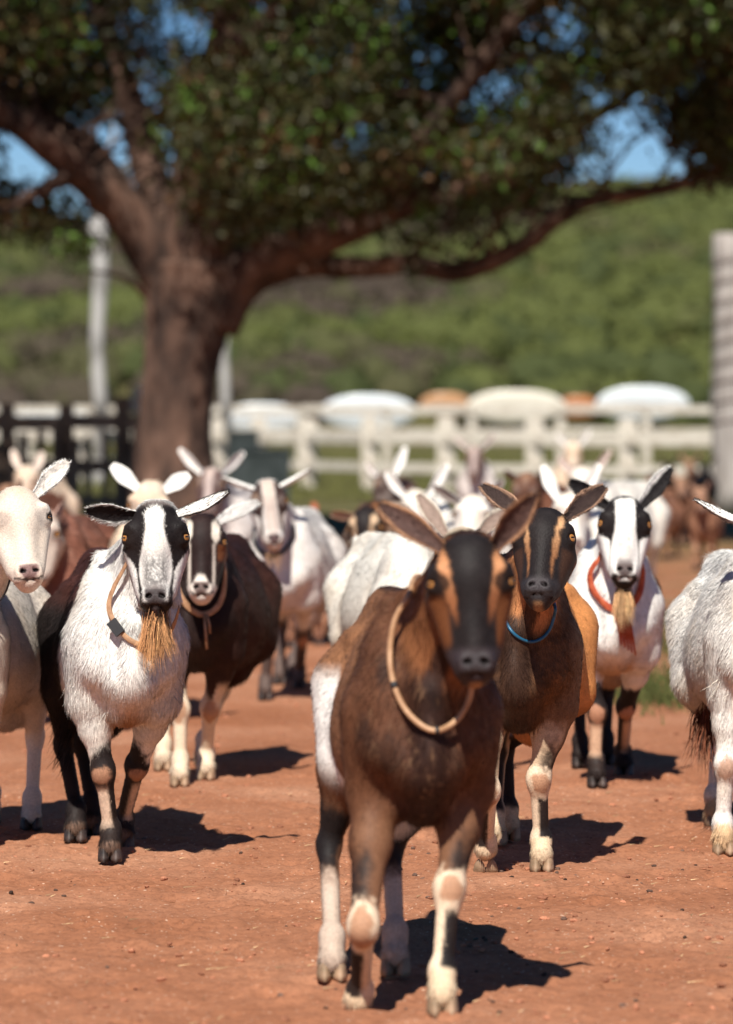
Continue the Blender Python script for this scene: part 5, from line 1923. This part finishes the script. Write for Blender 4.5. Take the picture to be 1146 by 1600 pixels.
# --- 9: white goat cut by the right edge
g9 = Goat('right', 1200, 10.36, 5, (1206, 802, -.22), pitch=18, yaw=4, fat=.95, zs=1.16,
          feet=[dict(px=1132, py=1334, kx=1137), dict(px=1212, py=1318), dict(px=1118, py=1290, kx=1124), dict(px=1195, py=1280)],
          coat=coat_plain(base=WHITE, shade=CREAM, kneec=(.42, .22, .13), hl=1.35, hoofc=(.68, .46, .26)), h=.006,
          ears=[dict(side=-1, base_h=(-.046, .055, -.018), tip_px=(1083, 779), tip_d=-.05, width=.030, open_dir=(.2, -.5, -.8), cin=(.35, .25, .22), cout=WHITE, cup=.8),
                dict(side=1, base_h=(.046, .055, -.018), tip_px=(1310, 790), tip_d=-.05, width=.029, open_dir=(0, -1, 0), cin=(.6, .45, .4), cout=WHITE)])
r9 = build_goat(g9, 'shaggy white goat cut off by the right edge of the view', GR, hairs=140000, hl=.017, hw=.0012, dark_hoof=False)
k = 260      # reddish belly fringe
roots = np.array([g9.B(-.10 + .05 * rng.random(), .40 + .25 * rng.random(), .40 - .10 * rng.random()) for _ in range(k)])
strands("belly_fringe", roots, np.tile(np.array([-.12, -.1, -1.0]), (k, 1)), .17 * rng.uniform(.4, 1.1, k), .003, np.array([(.18, .06, .03)]) * rng.uniform(.5, 1.5, (k, 1)), r9, seg=5, droop=.2, jitter=.18)

# --- 12: white bodied goat with a black poll, head low behind the leader
g12 = Goat('low', 660, 12.5, 15, (722, 822, -.20), pitch=24, yaw=0, fat=1.0, h=.007,
           coat=coat_plain(base=(.76, .72, .64), shade=CREAM, face=(.03, .025, .02), blot=((.05, .025, .018), 3.0, .55)),
           ears=E2(.046, (652, 770), (800, 792), .034, (.1, -1, .2), (-.2, -1, .2), (.28, .20, .16), (.62, .55, .46), crim=(.6, .52, .42), cup=.8, hair=900))
r12 = build_goat(g12, 'cream bodied goat with a black forehead half hidden behind the lead goat', GR, hairs=40000, hl=.017)


# --- the blurred goats further back
_hr = random.Random(4)


def back_goat(label, px, d, th, poll, coat, tips, ecol=WHITE, ein=None, w=.028, od=(0, -.7, -.5), h=.010, hairs=6000, hl=.02, pitch=14, yaw=0, roll=0, scale=1.0, fat=1.0, feet=None, beard=None, hscale=None):
    pitch = pitch + _hr.uniform(-8, 14); yaw = yaw + _hr.uniform(-16, 16); roll = roll + _hr.uniform(-6, 6)
    g = Goat('b', px, d, th, poll, pitch=pitch, yaw=yaw, roll=roll, fat=fat, scale=scale, h=h, coat=coat, feet=feet, beard=beard, hx=_hr.uniform(.84, .98),
             ears=E2(.046, tips[0], tips[1], w * scale, od, od, ein or ecol, ecol, hair=0, nu=12, nv=7))
    return build_goat(g, label, GR, hairs=hairs, hl=hl, hw=.006)


CW = coat_plain(base=(.76, .72, .65), shade=CREAM)
CC = coat_plain(base=(.66, .50, .36), shade=(.74, .66, .56))
CB = coat_plain(base=(.13, .05, .03), shade=(.28, .14, .08), face=(.10, .045, .03))
CBR = coat_plain(base=(.26, .12, .07), shade=(.42, .24, .15), face=(.30, .16, .10))
CBW = coat_plain(base=(.22, .09, .06), shade=(.40, .26, .20), face=(.6, .5, .42), legs=(.7, .52, .36))
CGR = coat_plain(base=(.62, .56, .52), shade=(.35, .24, .20), face=(.10, .06, .055), bridge=(.42, .34, .31), legs=(.1, .06, .05))
CSTR = coat_alpine(flank=(.55, .42, .32), mott=.3, face_stripe=(.55, .38, .24), stripe_in=.034, stripe_w=.016)
CDK = coat_plain(base=(.12, .06, .045), shade=(.5, .42, .36), face=(.035, .018, .015), blot=((.75, .7, .62), 3, .1))

back_goat('reddish brown goat with cream legs behind the left edge goat', 78, 14.6, -12, (60, 800, -.20), CBW, ((30, 775), (100, 785)), (.4, .25, .2), hairs=12000, h=.009)
back_goat('cream goat whose white ears rise above the black and white goat', 225, 14.6, 4, (234, 757, -.20), CC, ((171, 723), (300, 739)), WHITE, w=.033, hairs=10000, h=.008, od=(0, -.8, .1))
back_goat('grey faced goat with white ears in front of the tree trunk', 352, 20, -12, (329, 730, -.2), CGR, ((277, 698), (385, 703)), WHITE, w=.034)
back_goat('dark faced goat with tan stripes and a drooping tan ear', 585, 17, -10, (567, 795, -.2), CSTR, ((513, 803), (608, 796)), (.45, .28, .18), w=.03, od=(0, -.7, -.4))
back_goat('dark faced goat with one raised white ear near the fence', 618, 23, -6, (606, 735, -.2), CDK, ((570, 722), (636, 694)), WHITE, w=.034)
back_goat('white goat with wide spread ears behind the lead goat', 668, 18.5, 2, (652, 768, -.2), CW, ((600, 736), (704, 720)), WHITE, w=.034, hairs=9000)
back_goat('white goat with grey edged ears between the lead goat and the blue collared goat', 742, 16.2, 2, (738, 772, -.2), CW, ((672, 757), (790, 745)), (.7, .66, .6), (.3, .25, .22), w=.032, hairs=9000)
back_goat('small grey faced goat close to the white fence', 748, 31, 0, (741, 697, -.2), CGR, ((709, 680), (777, 675)), (.62, .55, .5), w=.036, h=.014, hairs=3000)
back_goat('cream goat with tall white ears behind the red collared goat', 905, 16.5, -10, (893, 768, -.2), CW, ((846, 722), (941, 720)), WHITE, w=.034, hairs=9000)
back_goat('white goat standing crosswise at right behind the tall eared goat', 925, 22, -32, (912, 728, -.2), CW, ((870, 712), (958, 700)), (.76, .62, .54), w=.034, hairs=5000)
back_goat('pale cream goat furthest back against the fence', 893, 33, 0, (896, 690, -.2), CC, ((868, 676), (925, 668)), WHITE, w=.036, h=.014, hairs=3000)
back_goat('dark brown goat behind the blue collared goat', 838, 21, -14, (822, 742, -.2), CB, ((786, 735), (858, 728)), (.14, .07, .05), w=.03)
back_goat('small red brown goat behind the pale spotted goat', 474, 19.5, -8, (480, 800, -.2), CB, ((458, 795), (492, 782)), (.30, .10, .05), w=.032, scale=.8)
back_goat('cream goat at the dark fence on the left', 45, 24, -10, (42, 728, -.2), CC, ((18, 700), (68, 703)), (.72, .6, .5), w=.034, h=.013, hairs=3000)
back_goat('brown goat at the dark fence beyond the left edge goat', 5, 19, -16, (8, 758, -.2), CB, ((-25, 745), (36, 748)), (.3, .16, .1), w=.03, h=.012, hairs=3000)
for k, (px, d, lab, yw) in enumerate(((1008, 27, 'young brown goat beside the white crosswise goat', 20), (1030, 31, 'young brown goat behind the right ear of the red collared goat', -20), (1068, 34, 'young brown goat in front of the small ones by the grey pole', 15), (1098, 29, 'young brown goat standing just above the ear tip at the right edge', -12), (1050, 43, 'young brown goat leftmost of the small ones by the grey pole', 30), (1082, 45, 'young brown goat between the other two by the grey pole', -10), (1108, 42, 'young brown goat nearest the grey pole', 10))):
    sc_ = .62
    py = 640 + (1.2 - .60) * 6000 / d
    back_goat(lab, px, d, yw, (px - 4, py, -.2), CBR, ((px - 20, py - 12), (px + 14, py - 14)), (.42, .24, .16), w=.05, scale=sc_, h=.014, hairs=2500)


# long tufts at the elbows and brisket of the two shaggy goats
for g, r, col in ((g2, r2, (.74, .68, .60)), (g9, r9, (.78, .70, .58))):
    k = 700
    q = rng.choice([-1, 1], k)
    a = rng.random(k)
    roots = np.array([g.B(q[i] * (.04 + .085 * a[i]), .0 + .10 * rng.random(), .405 + .05 * rng.random() + .05 * a[i]) for i in range(k)])
    dirs = np.stack([q * (.3 + .7 * a), -.5 * np.ones(k), -.75 * np.ones(k)], 1)
    strands("elbow_tufts", roots, dirs, .065 * rng.uniform(.5, 1.1, k), .0017, np.array([col]) * rng.uniform(.75, 1.1, (k, 1)), r, seg=4, droop=.5, jitter=.22)
k = 260
roots = np.array([g2.B(-.085 - .03 * rng.random(), .50 + .2 * rng.random(), .44 - .22 * rng.random()) for _ in range(k)])
strands("thigh_fringe", roots, np.tile(np.array([-.5, .1, -1.0]), (k, 1)), .07 * rng.uniform(.4, 1.1, k), .0022, np.array([(.02, .014, .012)]) * rng.uniform(.5, 1.5, (k, 1)), r2, seg=4, droop=.3, jitter=.25)
